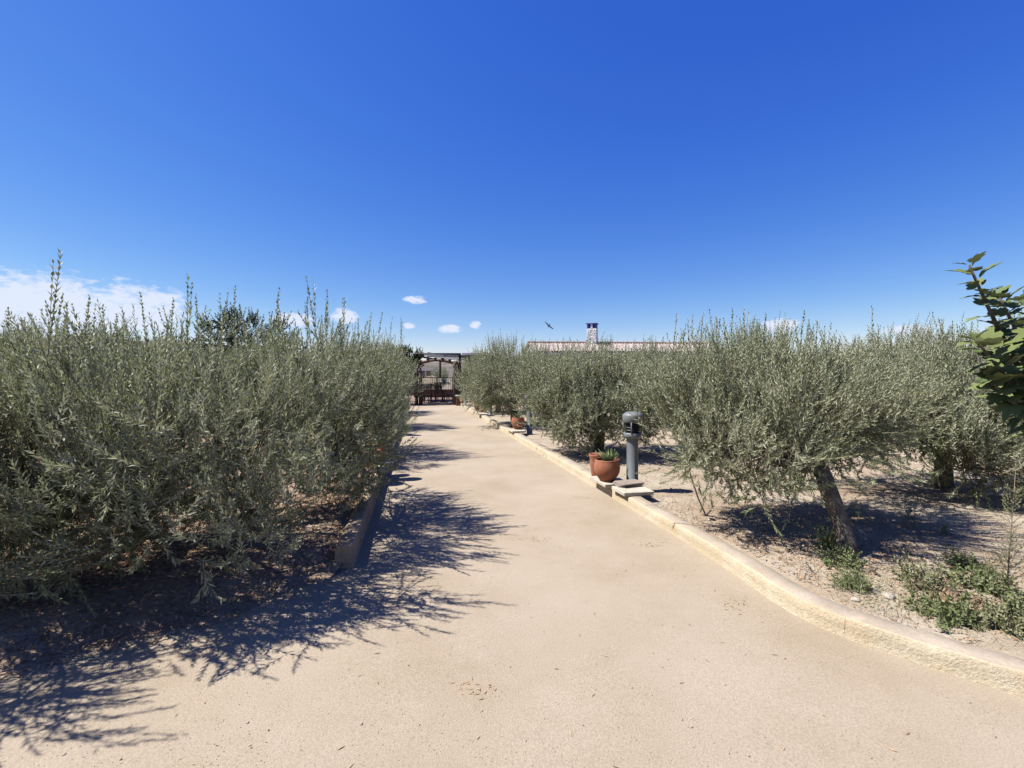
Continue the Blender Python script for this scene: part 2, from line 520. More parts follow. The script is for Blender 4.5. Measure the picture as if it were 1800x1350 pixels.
def z_right(x, y, d=9, p=None):
    if p is not None and d < 0.02: return -0.03
    b = 0.085 if y < 4.6 else 0.085 - 0.05 * min(1, (y - 4.6) / 1.0)
    return b + (0.014 * vnoise(x * 1.4, y * 1.4, 7) + 0.006 * vnoise(x * 5, y * 5, 8)) * min(1, d / 0.3 + 0.1)


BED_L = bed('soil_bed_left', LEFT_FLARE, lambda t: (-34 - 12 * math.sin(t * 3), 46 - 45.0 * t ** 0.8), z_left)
BED_R = bed('soil_bed_right', RIGHT_EDGE, lambda t: (36 + 8 * math.sin(t * 3), 46 - 54.0 * t ** 0.8), z_right)


# ---- kerbs, cast in lengths with open cracks between them
def kerb(name, edge, side, h, w, mats, label, seg=2.3):
    root = empty(name, (edge[-1][0], edge[-1][1], 0), label, 'kerb')
    E = resample(edge, 0.07)
    per = int(seg / 0.07)
    rng = random.Random(3 if side > 0 else 4)
    prof = [(-0.015, -0.03), (0.0, 0.012), (0.006, h * 0.5), (0.009, h * 0.93), (0.018, h), (w * 0.5, h + 0.004), (w - 0.02, h), (w, h - 0.02), (w, -0.03)]
    i = 0
    while i < len(E) - 3:
        k = per + rng.randint(-3, 3)
        sl = E[i:i + k + 1]
        if len(sl) < 3: break
        V = []
        dh, dx = rng.uniform(-0.003, 0.003), rng.uniform(-0.003, 0.003)
        for a, p in enumerate(sl):
            t = (sl[min(a + 1, len(sl) - 1)] - sl[max(a - 1, 0)]).normalized()
            nrm = Vector((-t.y, t.x, 0)) * side          # away from the path
            q = p.copy()
            if a == 0: q = p + t * 0.001
            if a == len(sl) - 1: q = p - t * 0.001
            for (o, z) in prof:
                jj = rng.uniform(-0.004, 0.004)
                V.append(q + nrm * (o + dx + jj) + Vector((0, 0, z + (dh + rng.uniform(-0.004, 0.004) if z > 0.05 else 0))) - root.location)
        n = len(prof)
        mb = MB()
        F, mi = [], []
        for a in range(len(sl) - 1):
            for b in range(n - 1):
                f = (a * n + b, a * n + b + 1, (a + 1) * n + b + 1, (a + 1) * n + b)
                F.append(f if side < 0 else f[::-1]); mi.append(1 if b in (4, 5) else 0)
        mb.v = [tuple(v) for v in V]; mb.f = F; mb.m = mi; mb.sm = [True] * len(F)
        mb.add([V[b] for b in range(n)], [tuple(range(n))])
        mb.add([V[(len(sl) - 1) * n + b] for b in range(n)], [tuple(range(n - 1, -1, -1))])
        mb.build('kerb_segment', mats, root)
        i += k
    return root


kerb('kerb_right', RIGHT_EDGE, 1, 0.120, 0.19, [MAT['kerb'], MAT['kerbtop']], 'cream plastered low kerb curving along the right edge of the path').name = 'path_kerb'
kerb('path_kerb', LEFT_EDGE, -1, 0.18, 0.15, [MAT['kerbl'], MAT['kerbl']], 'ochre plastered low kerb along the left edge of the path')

# ------------------------------------------------------------------ olive trees
def nrm(a): return a / np.maximum(np.linalg.norm(a, axis=-1, keepdims=True), 1e-9)


def leafy_shoots(rng, P, D, Ls, K, leaf_len, leaf_w, curve=0.35, ang=(0.70, 0.34), tint0=None, twig_r=0.0022, droop=0.0):
    """S shoots with K leaves each, in opposite pairs; returns leaf and twig triangles"""
    S = len(P)
    D = nrm(D)
    up = np.array([0, 0, 1.0 - 2 * (droop > 0)])
    t = np.linspace(0.06, 1.0, K // 2).repeat(2)[None, :, None]
    c = (up[None, :] - D) * curve
    pos = P[:, None, :] + Ls[:, None, None] * (t * D[:, None, :] + 0.5 * t * t * c[:, None, :])
    tan = nrm(D[:, None, :] + t * c[:, None, :])
    a0 = nrm(np.cross(tan, nrm(rng.normal(size=(S, 1, 3)))))
    b0 = np.cross(tan, a0)
    pair = np.arange(K) // 2
    phi = pair * (math.pi / 2) + (np.arange(K) % 2) * math.pi
    phi = phi[None, :, None] + rng.normal(0, 0.35, (S, K, 1))
    rad = a0 * np.cos(phi) + b0 * np.sin(phi)
    al = (ang[0] + (ang[1] - ang[0]) * t) + rng.normal(0, 0.18, (S, K, 1))
    ld = nrm(tan * np.cos(al) + rad * np.sin(al) + rng.normal(0, 0.10, (S, K, 3)))
    ln = nrm(tan * np.sin(al) - rad * np.cos(al) + rng.normal(0, 0.22, (S, K, 3)))
    lw = nrm(np.cross(ld, ln))
    size = leaf_len * rng.uniform(0.65, 1.12, (S, K, 1)) * (1.0 - 0.35 * t ** 3)
    w = leaf_w * rng.uniform(0.8, 1.2, (S, K, 1)) * (1.0 - 0.25 * t ** 3)
    base = pos
    tip = base + ld * size - ln * size * 0.08
    mid = base + ld * size * 0.46 + ln * w * 0.18
    Lf, Rt = mid + lw * w, mid - lw * w
    V = np.stack([base, Lf, tip, Rt], axis=2).reshape(-1, 3)
    nL = S * K
    o = (np.arange(nL) * 4)[:, None]
    F = np.concatenate([o + np.array([[0, 2, 1]]), o + np.array([[0, 3, 2]])], axis=0)
    tint = rng.uniform(0, 1, (S, K)) * 0.6 + (rng.uniform(0, 0.4, (S, 1)) if tint0 is None else tint0[:, None] * 0.4)
    T = tint.reshape(-1).repeat(4)
    # twigs: three-sided, tapering
    tt = np.array([0.0, 0.5, 1.0])[None, :, None]
    tp = P[:, None, :] + Ls[:, None, None] * (tt * D[:, None, :] + 0.5 * tt * tt * c[:, None, :])
    x = nrm(np.cross(D, np.array([[0.3, 0.9, 0.1]])))
    y = np.cross(D, x)
    rr = np.array([twig_r, twig_r * 0.75, twig_r * 0.3])[None, :, None, None]
    an = np.array([0, 2.094, 4.189])[None, None, :, None]
    ring = tp[:, :, None, :] + rr * (x[:, None, None, :] * np.cos(an) + y[:, None, None, :] * np.sin(an))
    TV = ring.reshape(-1, 3)
    quad = []
    for s_ in range(2):
        for j in range(3):
            j2 = (j + 1) % 3
            q = [s_ * 3 + j, s_ * 3 + j2, (s_ + 1) * 3 + j2, (s_ + 1) * 3 + j]
            quad += [[q[0], q[1], q[2]], [q[0], q[2], q[3]]]
    TF = ((np.arange(S) * 9)[:, None, None] + np.array(quad)[None]).reshape(-1, 3)
    return V, F, T, TV, TF


def np_tubes(paths, radii, n=5):
    """many tubes with equal numbers of points: paths (B,M,3), radii (B,M)"""
    B, Mm, _ = paths.shape
    tan = nrm(np.gradient(paths, axis=1))
    ref = np.array([0.31, 0.87, 0.22])
    x = nrm(np.cross(tan, ref)); y = np.cross(tan, x)
    an = np.linspace(0, 2 * math.pi, n, endpoint=False)[None, None, :, None]
    ring = paths[:, :, None, :] + radii[:, :, None, None] * (x[:, :, None, :] * np.cos(an) + y[:, :, None, :] * np.sin(an))
    q = []
    for s_ in range(Mm - 1):
        for j in range(n):
            j2 = (j + 1) % n
            a, b, c_, d = s_ * n + j, s_ * n + j2, (s_ + 1) * n + j2, (s_ + 1) * n + j
            q += [[a, b, c_], [a, c_, d]]
    F = ((np.arange(B) * Mm * n)[:, None, None] + np.array(q)[None]).reshape(-1, 3)
    return ring.reshape(-1, 3), F


def combine(name, parts, mats):
    """parts: (V, F, material index, tint or None, smooth)"""
    Vs, Fs, Ms, Ts, Ss, b = [], [], [], [], [], 0
    for V, F, mi, T, sm in parts:
        Vs.append(V); Fs.append(F + b); b += len(V)
        Ms.append(np.full(len(F), mi)); Ss.append(np.full(len(F), sm))
        Ts.append(T if T is not None else np.full(len(V), 0.5))
    return tri_mesh(name, np.concatenate(Vs), np.concatenate(Fs), np.concatenate(Ms), np.concatenate(Ts), mats, np.concatenate(Ss))


def curve_pts(a, m, b, n):
    t = np.linspace(0, 1, n)[:, None]
    return (1 - t) ** 2 * a + 2 * t * (1 - t) * m + t * t * b


def olive_meshes(seed, trunk, blobs, nclus, per, K=26, leaf=0.060, leafw=0.0056, shoot=(0.20, 0.42), zmin=0.28, leafmat='olive',
                 up=0.85, trunk_r=0.11, hollow=0.5, nlimb=7):
    """trunk: points from the foot to the fork; blobs: (centre, radii) of the crown, all local to the foot"""
    rng = np.random.default_rng(seed)
    C = np.array([b[0] for b in blobs], float); Rr = np.array([b[1] for b in blobs], float)
    wgt = (Rr.prod(1)) ** (2 / 3); wgt /= wgt.sum()
    pick = rng.choice(len(blobs), nclus, p=wgt)
    u = nrm(rng.normal(size=(nclus, 3)))
    r = hollow + (1 - hollow) * rng.uniform(0, 1, (nclus, 1)) ** 0.6
    cl = C[pick] + u * Rr[pick] * r
    out = nrm(u / Rr[pick])
    keep = cl[:, 2] > zmin
    cl, out = cl[keep], out[keep]
    nc = len(cl)
    P = (cl[:, None, :] + rng.normal(0, 1, (nc, per, 3)) * np.array([0.10, 0.10, 0.085])).reshape(-1, 3)
    cd = out * 0.75 + np.array([0, 0, 1.0]) * np.where(out[:, 2:3] > -0.35, up, up * 0.15) + rng.normal(0, 0.28, (nc, 3))
    D = (cd[:, None, :] + rng.normal(0, 0.33, (nc, per, 3))).reshape(-1, 3)
    Ls = rng.uniform(shoot[0], shoot[1], nc * per)
    tint0 = rng.uniform(0, 1, nc).repeat(per)
    P[:, 2] = np.maximum(P[:, 2], zmin * 0.8)
    V, F, T, TV, TF = leafy_shoots(rng, P, D, Ls, K, leaf, leafw, tint0=tint0)
    # limbs and branchlets
    tr = np.array(trunk, float)
    fork = tr[-1]
    ids = rng.choice(nc, min(nlimb, nc), replace=False)
    limbs = []
    for k in range(len(ids)):
        tgt = fork + (C[k % len(C)] + rng.normal(0, 1, 3) * Rr[k % len(C)] * 0.25 - fork) * 0.85
        mid = fork + (tgt - fork) * 0.5 + np.array([0, 0, -0.05]) + rng.normal(0, 0.09, 3)
        limbs.append(curve_pts(fork, mid, tgt, 8))
    limbs = np.array(limbs)
    lr = np.linspace(trunk_r * 0.60, trunk_r * 0.07, 8)[None].repeat(len(limbs), 0)
    LV, LF = np_tubes(limbs, lr, 7)
    flat = limbs[:, 2:].reshape(-1, 3)
    br = []
    for p in cl:
        d = np.linalg.norm(flat - p, axis=1) + rng.uniform(0, 0.25, len(flat))
        a = flat[np.argmin(d)]
        mid = (a + p) / 2 + rng.normal(0, 0.05, 3) + np.array([0, 0, -0.05])
        br.append(curve_pts(a, mid, p, 6))
    br = np.array(br)
    BV, BF = np_tubes(br, np.linspace(trunk_r * 0.085, 0.0025, 6)[None].repeat(len(br), 0), 4)
    # trunk
    n = 9
    tt = np.linspace(0, 1, n)
    seg = np.linspace(0, 1, len(tr))
    tp = np.stack([np.interp(tt, seg, tr[:, i]) for i in range(3)], 1)[None]
    trr = (trunk_r * (1.0 + 0.45 * np.exp(-tt * 9) - 0.2 * tt))[None] * (1 + rng.normal(0, 0.04, (1, n)))
    KV, KF = np_tubes(tp, trr, 12)
    KV = KV + rng.normal(0, trunk_r * 0.05, KV.shape)
    trunk_me = combine('trunk', [(KV, KF, 0, None, True), (LV, LF, 0, None, True)], [MAT['bark']])
    crown_me = combine('crown', [(V, F, 0, T, False), (TV, TF, 1, None, False), (BV, BF, 1, None, True)], [MAT[leafmat], MAT['twig']])
    return trunk_me, crown_me


def olive(loc, meshes, label, group, rz=0, sc=1.0, name='olive_tree', cat='tree'):
    root = empty(name, loc, label, cat, group, rz)
    root.scale = (sc, sc, sc)
    link_mesh('trunk', meshes[0], root)
    link_mesh('crown', meshes[1], root)
    return root


def rel(pt, base): return (pt[0] - base[0], pt[1] - base[1], pt[2] - base[2])


# long upright sprouts: a few kinds, each placed as a part of its tree
SPROUTS = []
for s in range(6):
    g = np.random.default_rng(100 + s)
    nb = 3 if s % 2 else 2
    Ps = np.zeros((nb, 3)); Ps[1:, 2] = g.uniform(0.05, 0.3, nb - 1)
    Ds = np.array([[g.normal(0, .06), g.normal(0, .06), 1.0]] + [[g.normal(0, .35), g.normal(0, .35), 1.0] for _ in range(nb - 1)])
    Lsn = np.array([0.72] + list(g.uniform(0.28, 0.42, nb - 1)))
    a = leafy_shoots(g, Ps[:1], Ds[:1], Lsn[:1], 36, 0.066, 0.0105, ang=(0.52, 0.2), twig_r=0.003)
    b = leafy_shoots(g, Ps[1:], Ds[1:], Lsn[1:], 18, 0.060, 0.0095, ang=(0.5, 0.22), twig_r=0.002)
    SPROUTS.append(combine('sprout', [(a[0], a[1], 0, a[2], False), (a[3], a[4], 1, None, False), (b[0], b[1], 0, b[2], False), (b[3], b[4], 1, None, False)], [MAT['olive'], MAT['twig']]))


def sprouts(root, pts, seed=1):
    rg = random.Random(seed)
    for (x, y, z, L_) in pts:
        o = link_mesh('sprout', rg.choice(SPROUTS), root, rel((x, y, z), root.location), (rg.uniform(-.12, .12), rg.uniform(-.12, .12), rg.uniform(0, 6.28)))
        o.scale = (L_ / 0.72 * 0.5 + 0.5, L_ / 0.72 * 0.5 + 0.5, L_ / 0.72)


def sprout_row(px_list, depth, zt):
    """(column in the photo, height of the tip) at a tree's depth"""
    return [((px - 900) / 800 * d, d, zt0 - L_, L_) for (px, d, zt0, L_) in px_list]


G_L, G_R = 'olive trees left of the path', 'olive trees right of the path'
# left, nearest pair
b = (-3.45, 4.15, 0.12)
blobs = [((-2.75, 4.05, 1.25), (1.05, 0.95, 0.55)), ((-3.55, 3.85, 1.15), (1.0, 0.95, 0.55)), ((-2.45, 3.45, 0.88), (0.85, 0.62, 0.48)), ((-2.15, 4.4, 1.30), (0.85, 0.8, 0.58)),
         ((-3.2, 3.25, 0.85), (0.8, 0.55, 0.45)), ((-2.0, 3.85, 0.85), (0.55, 0.6, 0.42)),
         ((-1.95, 4.75, 1.25), (0.72, 0.75, 0.62)), ((-2.5, 5.25, 1.3), (0.95, 0.8, 0.65)), ((-2.3, 3.1, 0.66), (0.75, 0.42, 0.34)), ((-3.1, 3.0, 0.66), (0.8, 0.42, 0.36)), ((-1.85, 3.5, 0.62), (0.45, 0.5, 0.32)),
         ((-1.80, 5.3, 0.72), (0.42, 0.75, 0.42)), ((-1.75, 4.7, 0.62), (0.4, 0.5, 0.34)), ((-2.0, 5.8, 0.8), (0.42, 0.5, 0.42)), ((-2.55, 3.0, 0.55), (0.75, 0.38, 0.28)), ((-3.35, 2.9, 0.55), (0.7, 0.36, 0.28)),
         ((-2.8, 3.0, 1.22), (0.95, 0.5, 0.40)), ((-2.0, 3.3, 1.25), (0.7, 0.55, 0.45)), ((-1.66, 5.0, 0.92), (0.36, 0.6, 0.45))]
L1 = olive(b, olive_meshes(11, [(0, 0, -0.1), (0.1, -0.05, 0.25), (0.3, -0.1, 0.5)], [(rel(c, b), r_) for c, r_ in blobs], 420, 11, K=28, nlimb=12, zmin=0.26), 'large dense olive tree beside the near end of the left kerb', G_L)
sprouts(L1, sprout_row([(330, 3.6, 2.38, .62), (352, 3.8, 2.25, .5), (385, 4.0, 2.32, .55), (412, 4.0, 2.36, .5), (440, 4.2, 2.2, .4), (480, 4.1, 2.38, .6), (495, 4.3, 2.3, .5), (540, 4.4, 2.35, .5),
                        (562, 4.4, 2.52, .7), (575, 4.5, 2.42, .55), (600, 4.5, 2.36, .55), (632, 4.6, 2.2, .45), (657, 4.7, 2.25, .5), (300, 3.6, 2.2, .45), (265, 3.4, 2.2, .5)], 0, 0), 5)
b = (-4.9, 3.4, 0.12)
blobs = [((-3.95, 3.05, 1.08), (0.95, 0.80, 0.48)), ((-5.0, 3.0, 1.35), (1.1, 1.0, 0.65)), ((-4.1, 2.7, 0.80), (0.9, 0.55, 0.42)), ((-4.6, 2.2, 1.40), (0.8, 0.55, 0.5)), ((-3.3, 3.05, 1.02), (0.55, 0.6, 0.45)),
         ((-3.8, 2.75, 0.58), (0.85, 0.45, 0.32)), ((-3.45, 2.12, 1.22), (0.55, 0.42, 0.42)), ((-4.1, 2.2, 1.40), (0.7, 0.55, 0.5)), ((-3.0, 2.35, 1.05), (0.35, 0.35, 0.35))]
L0 = olive(b, olive_meshes(12, [(0, 0, -0.1), (0.05, -0.05, 0.3), (0.3, -0.2, 0.55)], [(rel(c, b), r_) for c, r_ in blobs], 210, 11, K=28, nlimb=9), 'olive tree at the far left edge, partly outside the picture', G_L)
sprouts(L0, sprout_row([(85, 2.75, 2.34, .62), (88, 2.8, 2.1, .45), (145, 2.8, 2.10, .42), (160, 2.9, 2.05, .4), (195, 2.9, 2.03, .38), (45, 2.8, 2.0, .35), (20, 2.8, 1.98, .35), (205, 3.0, 2.0, .35), (120, 2.7, 2.0, .4)], 0, 0), 6)
# left, along the path
b = (-3.75, 9.0, 0.12)
blobs = [((-3.3, 9.0, 1.4), (1.2, 1.35, 0.85)), ((-2.9, 8.6, 1.0), (0.85, 0.95, 0.65)), ((-4.2, 8.7, 1.3), (1.2, 1.1, 0.8)), ((-2.95, 9.3, 0.7), (0.7, 0.9, 0.4))]
mL2 = olive_meshes(13, [(0, 0, -0.1), (0.05, 0, 0.3), (0.2, -0.05, 0.6)], [(rel(c, b), r_) for c, r_ in blobs], 260, 13, K=20, leaf=0.066, leafw=0.0074)
L2 = olive(b, mL2, 'olive tree second along the left kerb, just beyond the nearest one', G_L)
sprouts(L2, [(-3.9 + i * 0.22, 8.6 + 0.1 * (i % 3), 2.05 + 0.12 * (i % 2), .45 + .1 * (i % 3)) for i in range(9)], 7)

# generic trees for the rows farther off
GEN = []
for s in range(3):
    g = np.random.default_rng(40 + s)
    bl = [((0, 0, 1.45), (1.25, 1.2, 0.8)), ((0.5, -0.3, 1.1), (0.95, 0.9, 0.6)), ((-0.5, 0.3, 1.2), (1.0, 0.95, 0.7)), ((0.1 * s, -0.5, 0.85), (0.9, 0.8, 0.45))]
    GEN.append(olive_meshes(50 + s, [(0, 0, -0.15), (0.04, 0.02, 0.35), (0.08, 0, 0.65)], bl, 230, 11, K=18, leaf=0.072, leafw=0.0088, shoot=(0.24, 0.52)))
olive((-4.55, 13.9, 0.12), GEN[0], 'olive tree third along the left kerb', G_L, 0.4, 1.05)
olive((-5.75, 19.0, 0.12), GEN[1], 'olive tree fourth along the left kerb, closest to the gate', G_L, 2.0, 1.05)
olive((-7.6, 7.6, 0.1), GEN[2], 'olive tree in the second left row, behind the nearest pair', G_L, 1.0, 1.0)
olive((-8.9, 12.4, 0.1), GEN[0], 'olive tree in the second left row, behind the second tree along the kerb', G_L, 2.8, 1.0)
olive((-10.2, 17.5, 0.1), GEN[1], 'olive tree in the second left row, level with the third along the kerb', G_L, 4.1, 1.0)
olive((-12.4, 10.4, 0.1), GEN[2], 'farthest olive tree seen above the left hedge edge', G_L, 5.1, 1.0)

# right, nearest
b = (2.86, 3.80, 0.06)
blobs = [((2.48, 4.45, 1.18), (0.95, 0.95, 0.56)), ((2.8, 4.75, 1.28), (1.05, 0.9, 0.48)), ((2.12, 4.45, 0.92), (0.58, 0.6, 0.42)), ((2.2, 4.2, 0.86), (0.55, 0.45, 0.32)), ((2.95, 4.65, 1.08), (0.6, 0.65, 0.34)),
         ((1.95, 4.75, 1.32), (0.5, 0.6, 0.45)), ((3.4, 4.95, 1.25), (0.7, 0.7, 0.42))]
R1 = olive(b, olive_meshes(21, [(0, 0, -0.12), (-0.04, 0.06, 0.25), (-0.10, 0.12, 0.5), (-0.14, 0.22, 0.75)], [(rel(c, b), r_) for c, r_ in blobs], 275, 13, K=28, leaf=0.058, leafw=0.0052, zmin=0.46, nlimb=11, trunk_r=0.078),
           'olive tree with a bare leaning trunk beside the right kerb, nearest the camera', G_R)
sprouts(R1, sprout_row([(1180, 4.6, 2.2, .5), (1192, 4.7, 2.12, .45), (1225, 4.5, 2.14, .5), (1262, 4.5, 2.24, .5), (1285, 4.6, 2.26, .55), (1310, 4.4, 2.2, .5), (1340, 4.5, 2.22, .45),
                        (1398, 4.6, 2.24, .6), (1408, 4.7, 2.15, .5), (1430, 4.8, 2.15, .5), (1448, 4.8, 2.1, .45), (1493, 4.9, 2.0, .4)], 0, 0), 9)
# right, along the path
b = (1.75, 9.3, 0.03)
blobs = [((1.75, 9.2, 1.30), (1.42, 1.25, 0.76)), ((1.2, 8.9, 1.0), (0.85, 0.85, 0.65)), ((2.3, 9.0, 1.1), (1.1, 1.0, 0.7)), ((1.8, 8.6, 0.8), (1.0, 0.7, 0.45)), ((0.85, 9.3, 1.3), (0.65, 0.8, 0.62)), ((2.9, 9.4, 1.3), (0.8, 0.9, 0.66))]
R2 = olive(b, olive_meshes(22, [(0, 0, -0.1), (0.05, 0, 0.25), (0.05, -0.05, 0.5)], [(rel(c, b), r_) for c, r_ in blobs], 400, 13, K=20, leaf=0.066, leafw=0.0074, zmin=0.24),
           'wide rounded olive tree behind the nearest bollard light', G_R)
sprouts(R2, [(2.25, 9.0, 1.85, .35), (2.6, 9.0, 1.85, .38), (2.9, 9.1, 1.8, .4), (0.6, 9.0, 1.75, .3)], 10)
olive((0.1, 14.1, 0.03), GEN[1], 'olive tree third along the right kerb, beside the second bollard', G_R, 3.3, 1.1)
olive((-0.6, 19.3, 0.03), GEN[2], 'olive tree fourth along the right kerb, nearest the gate', G_R, 0.7, 1.1)
b = (6.0, 6.3, 0.06)
blobs = [((5.75, 6.1, 1.25), (1.3, 1.1, 0.72)), ((4.6, 6.0, 1.15), (0.8, 0.8, 0.55)), ((5.2, 5.6, 0.85), (0.75, 0.6, 0.4)), ((6.1, 5.5, 0.75), (0.9, 0.6, 0.4)), ((6.4, 6.2, 1.25), (1.2, 1.1, 0.7)), ((5.0, 6.2, 1.2), (0.8, 0.8, 0.55)), ((5.6, 5.3, 0.55), (0.7, 0.4, 0.28))]
R5 = olive(b, olive_meshes(23, [(0, 0, -0.1), (-0.05, -0.05, 0.25), (-0.15, -0.1, 0.5)], [(rel(c, b), r_) for c, r_ in blobs], 330, 12, K=22, leaf=0.064, leafw=0.0068, zmin=0.26),
           'olive tree with low drooping branches between the leaning one and the fig', G_R)
sprouts(R5, sprout_row([(1535, 6.4, 2.55, .7), (1545, 6.4, 2.3, .5), (1620, 6.3, 2.3, .45), (1660, 6.3, 2.48, .6), (1672, 6.4, 2.35, .5), (1700, 6.5, 2.35, .5), (1690, 6.2, 2.3, .45)], 0, 0), 12)
olive((5.6, 10.6, 0.05), GEN[1], 'olive tree in the second right row, just behind the leaning one', G_R, 5.0, 1.1)
olive((4.4, 15.0, 0.05), GEN[2], 'olive tree in the second right row, in front of the house roof', G_R, 2.4, 0.95)
olive((9.6, 11.5, 0.05), GEN[0], 'olive tree in the third right row, between the leaning one and the fig', G_R, 4.4, 1.1)
olive((9.9, 7.6, 0.05), GEN[2], 'olive tree at the right edge, behind the fig branch', G_R, 0.2, 1.1)
olive((8.6, 16.5, 0.05), GEN[1], 'olive tree far back on the right, beyond the second row', G_R, 1.1, 1.1)
olive((3.2, 20.0, 0.05), GEN[0], 'olive tree far back on the right, below the chimney', G_R, 3.9, 0.95)

# ------------------------------------------------------------------ other trees and shrubs
CAROB = olive_meshes(71, [(0, 0, -0.1), (0.05, 0, 0.7), (0.1, 0.05, 1.3)], [((0, 0, 2.6), (1.3, 1.3, 0.85)), ((0.6, 0, 2.3), (0.9, 0.9, 0.6)), ((-0.7, 0.2, 2.2), (0.9, 0.9, 0.6))],
                     110, 12, K=14, leaf=0.085, leafw=0.024, shoot=(0.2, 0.4), zmin=1.2, leafmat='carob', up=0.4, trunk_r=0.14)
olive((-8.7, 15.0, 0.1), CAROB, 'dark round-crowned tree rising behind the left olives', None, 0.5, 1.0, 'dark_tree')
VINE = olive_meshes(72, [(0, 0, -0.1), (0.03, 0, 0.6), (0.05, 0.02, 1.2)], [((0, 0, 2.3), (0.9, 0.8, 0.6)), ((0.7, 0, 2.35), (0.6, 0.6, 0.35)), ((-0.3, 0, 1.5), (0.7, 0.6, 0.7))],
                    80, 12, K=14, leaf=0.10, leafw=0.032, shoot=(0.2, 0.4), zmin=0.8, leafmat='vine', up=0.3, trunk_r=0.07)
olive((-6.35, 24.9, 0.0), VINE, 'bright leafy climber left of the pergola gate', None, 0, 1.05, 'climbing_shrub', 'shrub')
for (x, y, lb) in ((-7.3, 44, 'olive tree seen through the gate beyond the terrace, left one'), (-4.4, 43, 'olive tree beyond the terrace, right one')):
    olive((x, y, -0.02), GEN[2], lb, 'olive trees beyond the terrace', x, 1.0)

# fig tree at the right edge: every leaf a part
def fig_leaf(seed):
    rg = random.Random(seed)
    out = []
    lob = [(-2.5, .34), (-2.15, .46), (-1.75, .70), (-1.45, .74), (-1.12, .58), (-0.85, .82), (-0.58, .86), (-0.36, .66), (-0.12, .98), (0.0, 1.04), (0.12, .98), (0.36, .66), (0.58, .86), (0.85, .82), (1.12, .58), (1.45, .74), (1.75, .70), (2.15, .46), (2.5, .34)]
    cup, dr = rg.uniform(0.10, 0.28), rg.uniform(0.1, 0.35)
    V = [(0, 0, 0), (0.30, 0, 0.03)]
    for a, r in lob:
        r *= rg.uniform(0.92, 1.06)
        x, y = r * math.cos(a), r * math.sin(a) * 0.86
        V.append((x + 0.12, y, cup * abs(y) * 0.9 - dr * max(0, x) ** 2 * 0.7 + rg.uniform(-.02, .02)))
    n = len(lob)
    F = [(1, 2 + i, 3 + i) for i in range(n - 1)] + [(0, 2, 1), (0, 1, 2 + n - 1)]
    b0 = len(V)
    V += [(-0.34, 0.012, 0.02), (-0.34, -0.012, 0.02), (0.05, 0.012, -0.004), (0.05, -0.012, -0.004)]
    F.append((b0, b0 + 1, b0 + 3, b0 + 2))
    F = [f if len(f) == 4 else (f[0], f[1], f[2]) for f in F]
    me = bpy.data.meshes.new('leaf'); me.from_pydata(V, [], F); me.materials.append(MAT['fig'])
    a = me.attributes.new('tint', 'FLOAT', 'POINT')
    tv = rg.uniform(0, 1)
    for i in range(len(V)): a.data[i].value = min(1, max(0, tv + rg.uniform(-.15, .15)))
    for p in me.polygons: p.use_smooth = True
    me.update()
    return me


FIGL = [fig_leaf(s) for s in range(7)]
fb = (3.82, 3.02, 0.10)
fig = empty('fig_tree', fb, 'fig tree with large lobed dark leaves at the right edge', 'tree')
rg = random.Random(5)
mb = MB()
mb.tube([(0, 0, -0.1), (-0.05, 0.02, 0.4), (-0.12, 0.0, 0.8), (-0.2, -0.02, 1.1)], [0.09, 0.075, 0.06, 0.05], 9, jit=.06)
branches = [[(-0.2, -0.02, 1.1), (-0.55, -0.05, 1.55), (-0.92, -0.12, 2.2)], [(-0.2, -0.02, 1.1), (-0.5, -0.1, 1.3), (-0.95, -0.2, 1.72)], [(-0.16, 0, 1.0), (-0.45, -0.1, 1.2), (-0.82, -0.15, 1.48)],
            [(-0.2, -0.02, 1.1), (-0.25, 0.1, 1.6), (-0.5, 0.1, 2.05)], [(-0.2, -0.02, 1.1), (-0.45, -0.2, 1.5), (-0.75, -0.3, 1.95)], [(-0.12, 0, 0.9), (-0.1, -0.3, 1.2), (-0.45, -0.45, 1.5)], [(-0.2, 0, 1.1), (0.1, 0.1, 1.6), (0.2, 0.1, 2.1)]]
leaves = 0
for bi, bp in enumerate(branches):
    P = [Vector(p) for p in bp]
    cur = [((1 - t) ** 2) * P[0] + 2 * t * (1 - t) * P[1] + t * t * P[2] for t in [i / 9 for i in range(10)]]
    mb.tube(cur, [0.024 - 0.0019 * i for i in range(10)], 6)
    nl = 42
    for k in range(nl):
        t = 0.22 + 0.80 * (k / (nl - 1))
        f = min(0.999, t) * 9
        i = min(int(f), 8)
        p = cur[i].lerp(cur[i + 1], f - i)
        ax = (cur[i + 1] - cur[i]).normalized()
        phi = k * 2.4 + rg.uniform(-.4, .4)
        side = ax.orthogonal().normalized()
        radial = Matrix.Rotation(phi, 3, ax) @ side
        dirv = (radial * 1.0 + Vector((0, 0, 0.25)) + ax * (0.5 if t > .9 else 0.15)).normalized()
        sz = rg.uniform(0.07, 0.115) * (0.75 if t > 0.95 else 1)
        upv = (Vector((0, 0, 1)) + Vector((rg.uniform(-.5, .2), rg.uniform(-.5, .5), 0)) - dirv * 0.2)
        zax = (upv - dirv * upv.dot(dirv)).normalized()
        yax = zax.cross(dirv)
        m3 = Matrix((dirv, yax, zax)).transposed()
        o = link_mesh('leaf', rg.choice(FIGL), fig, p + dirv * sz * 0.42, m3.to_euler(), (sz, sz, sz))
        leaves += 1
mb.build('trunk', MAT['bark'], fig)

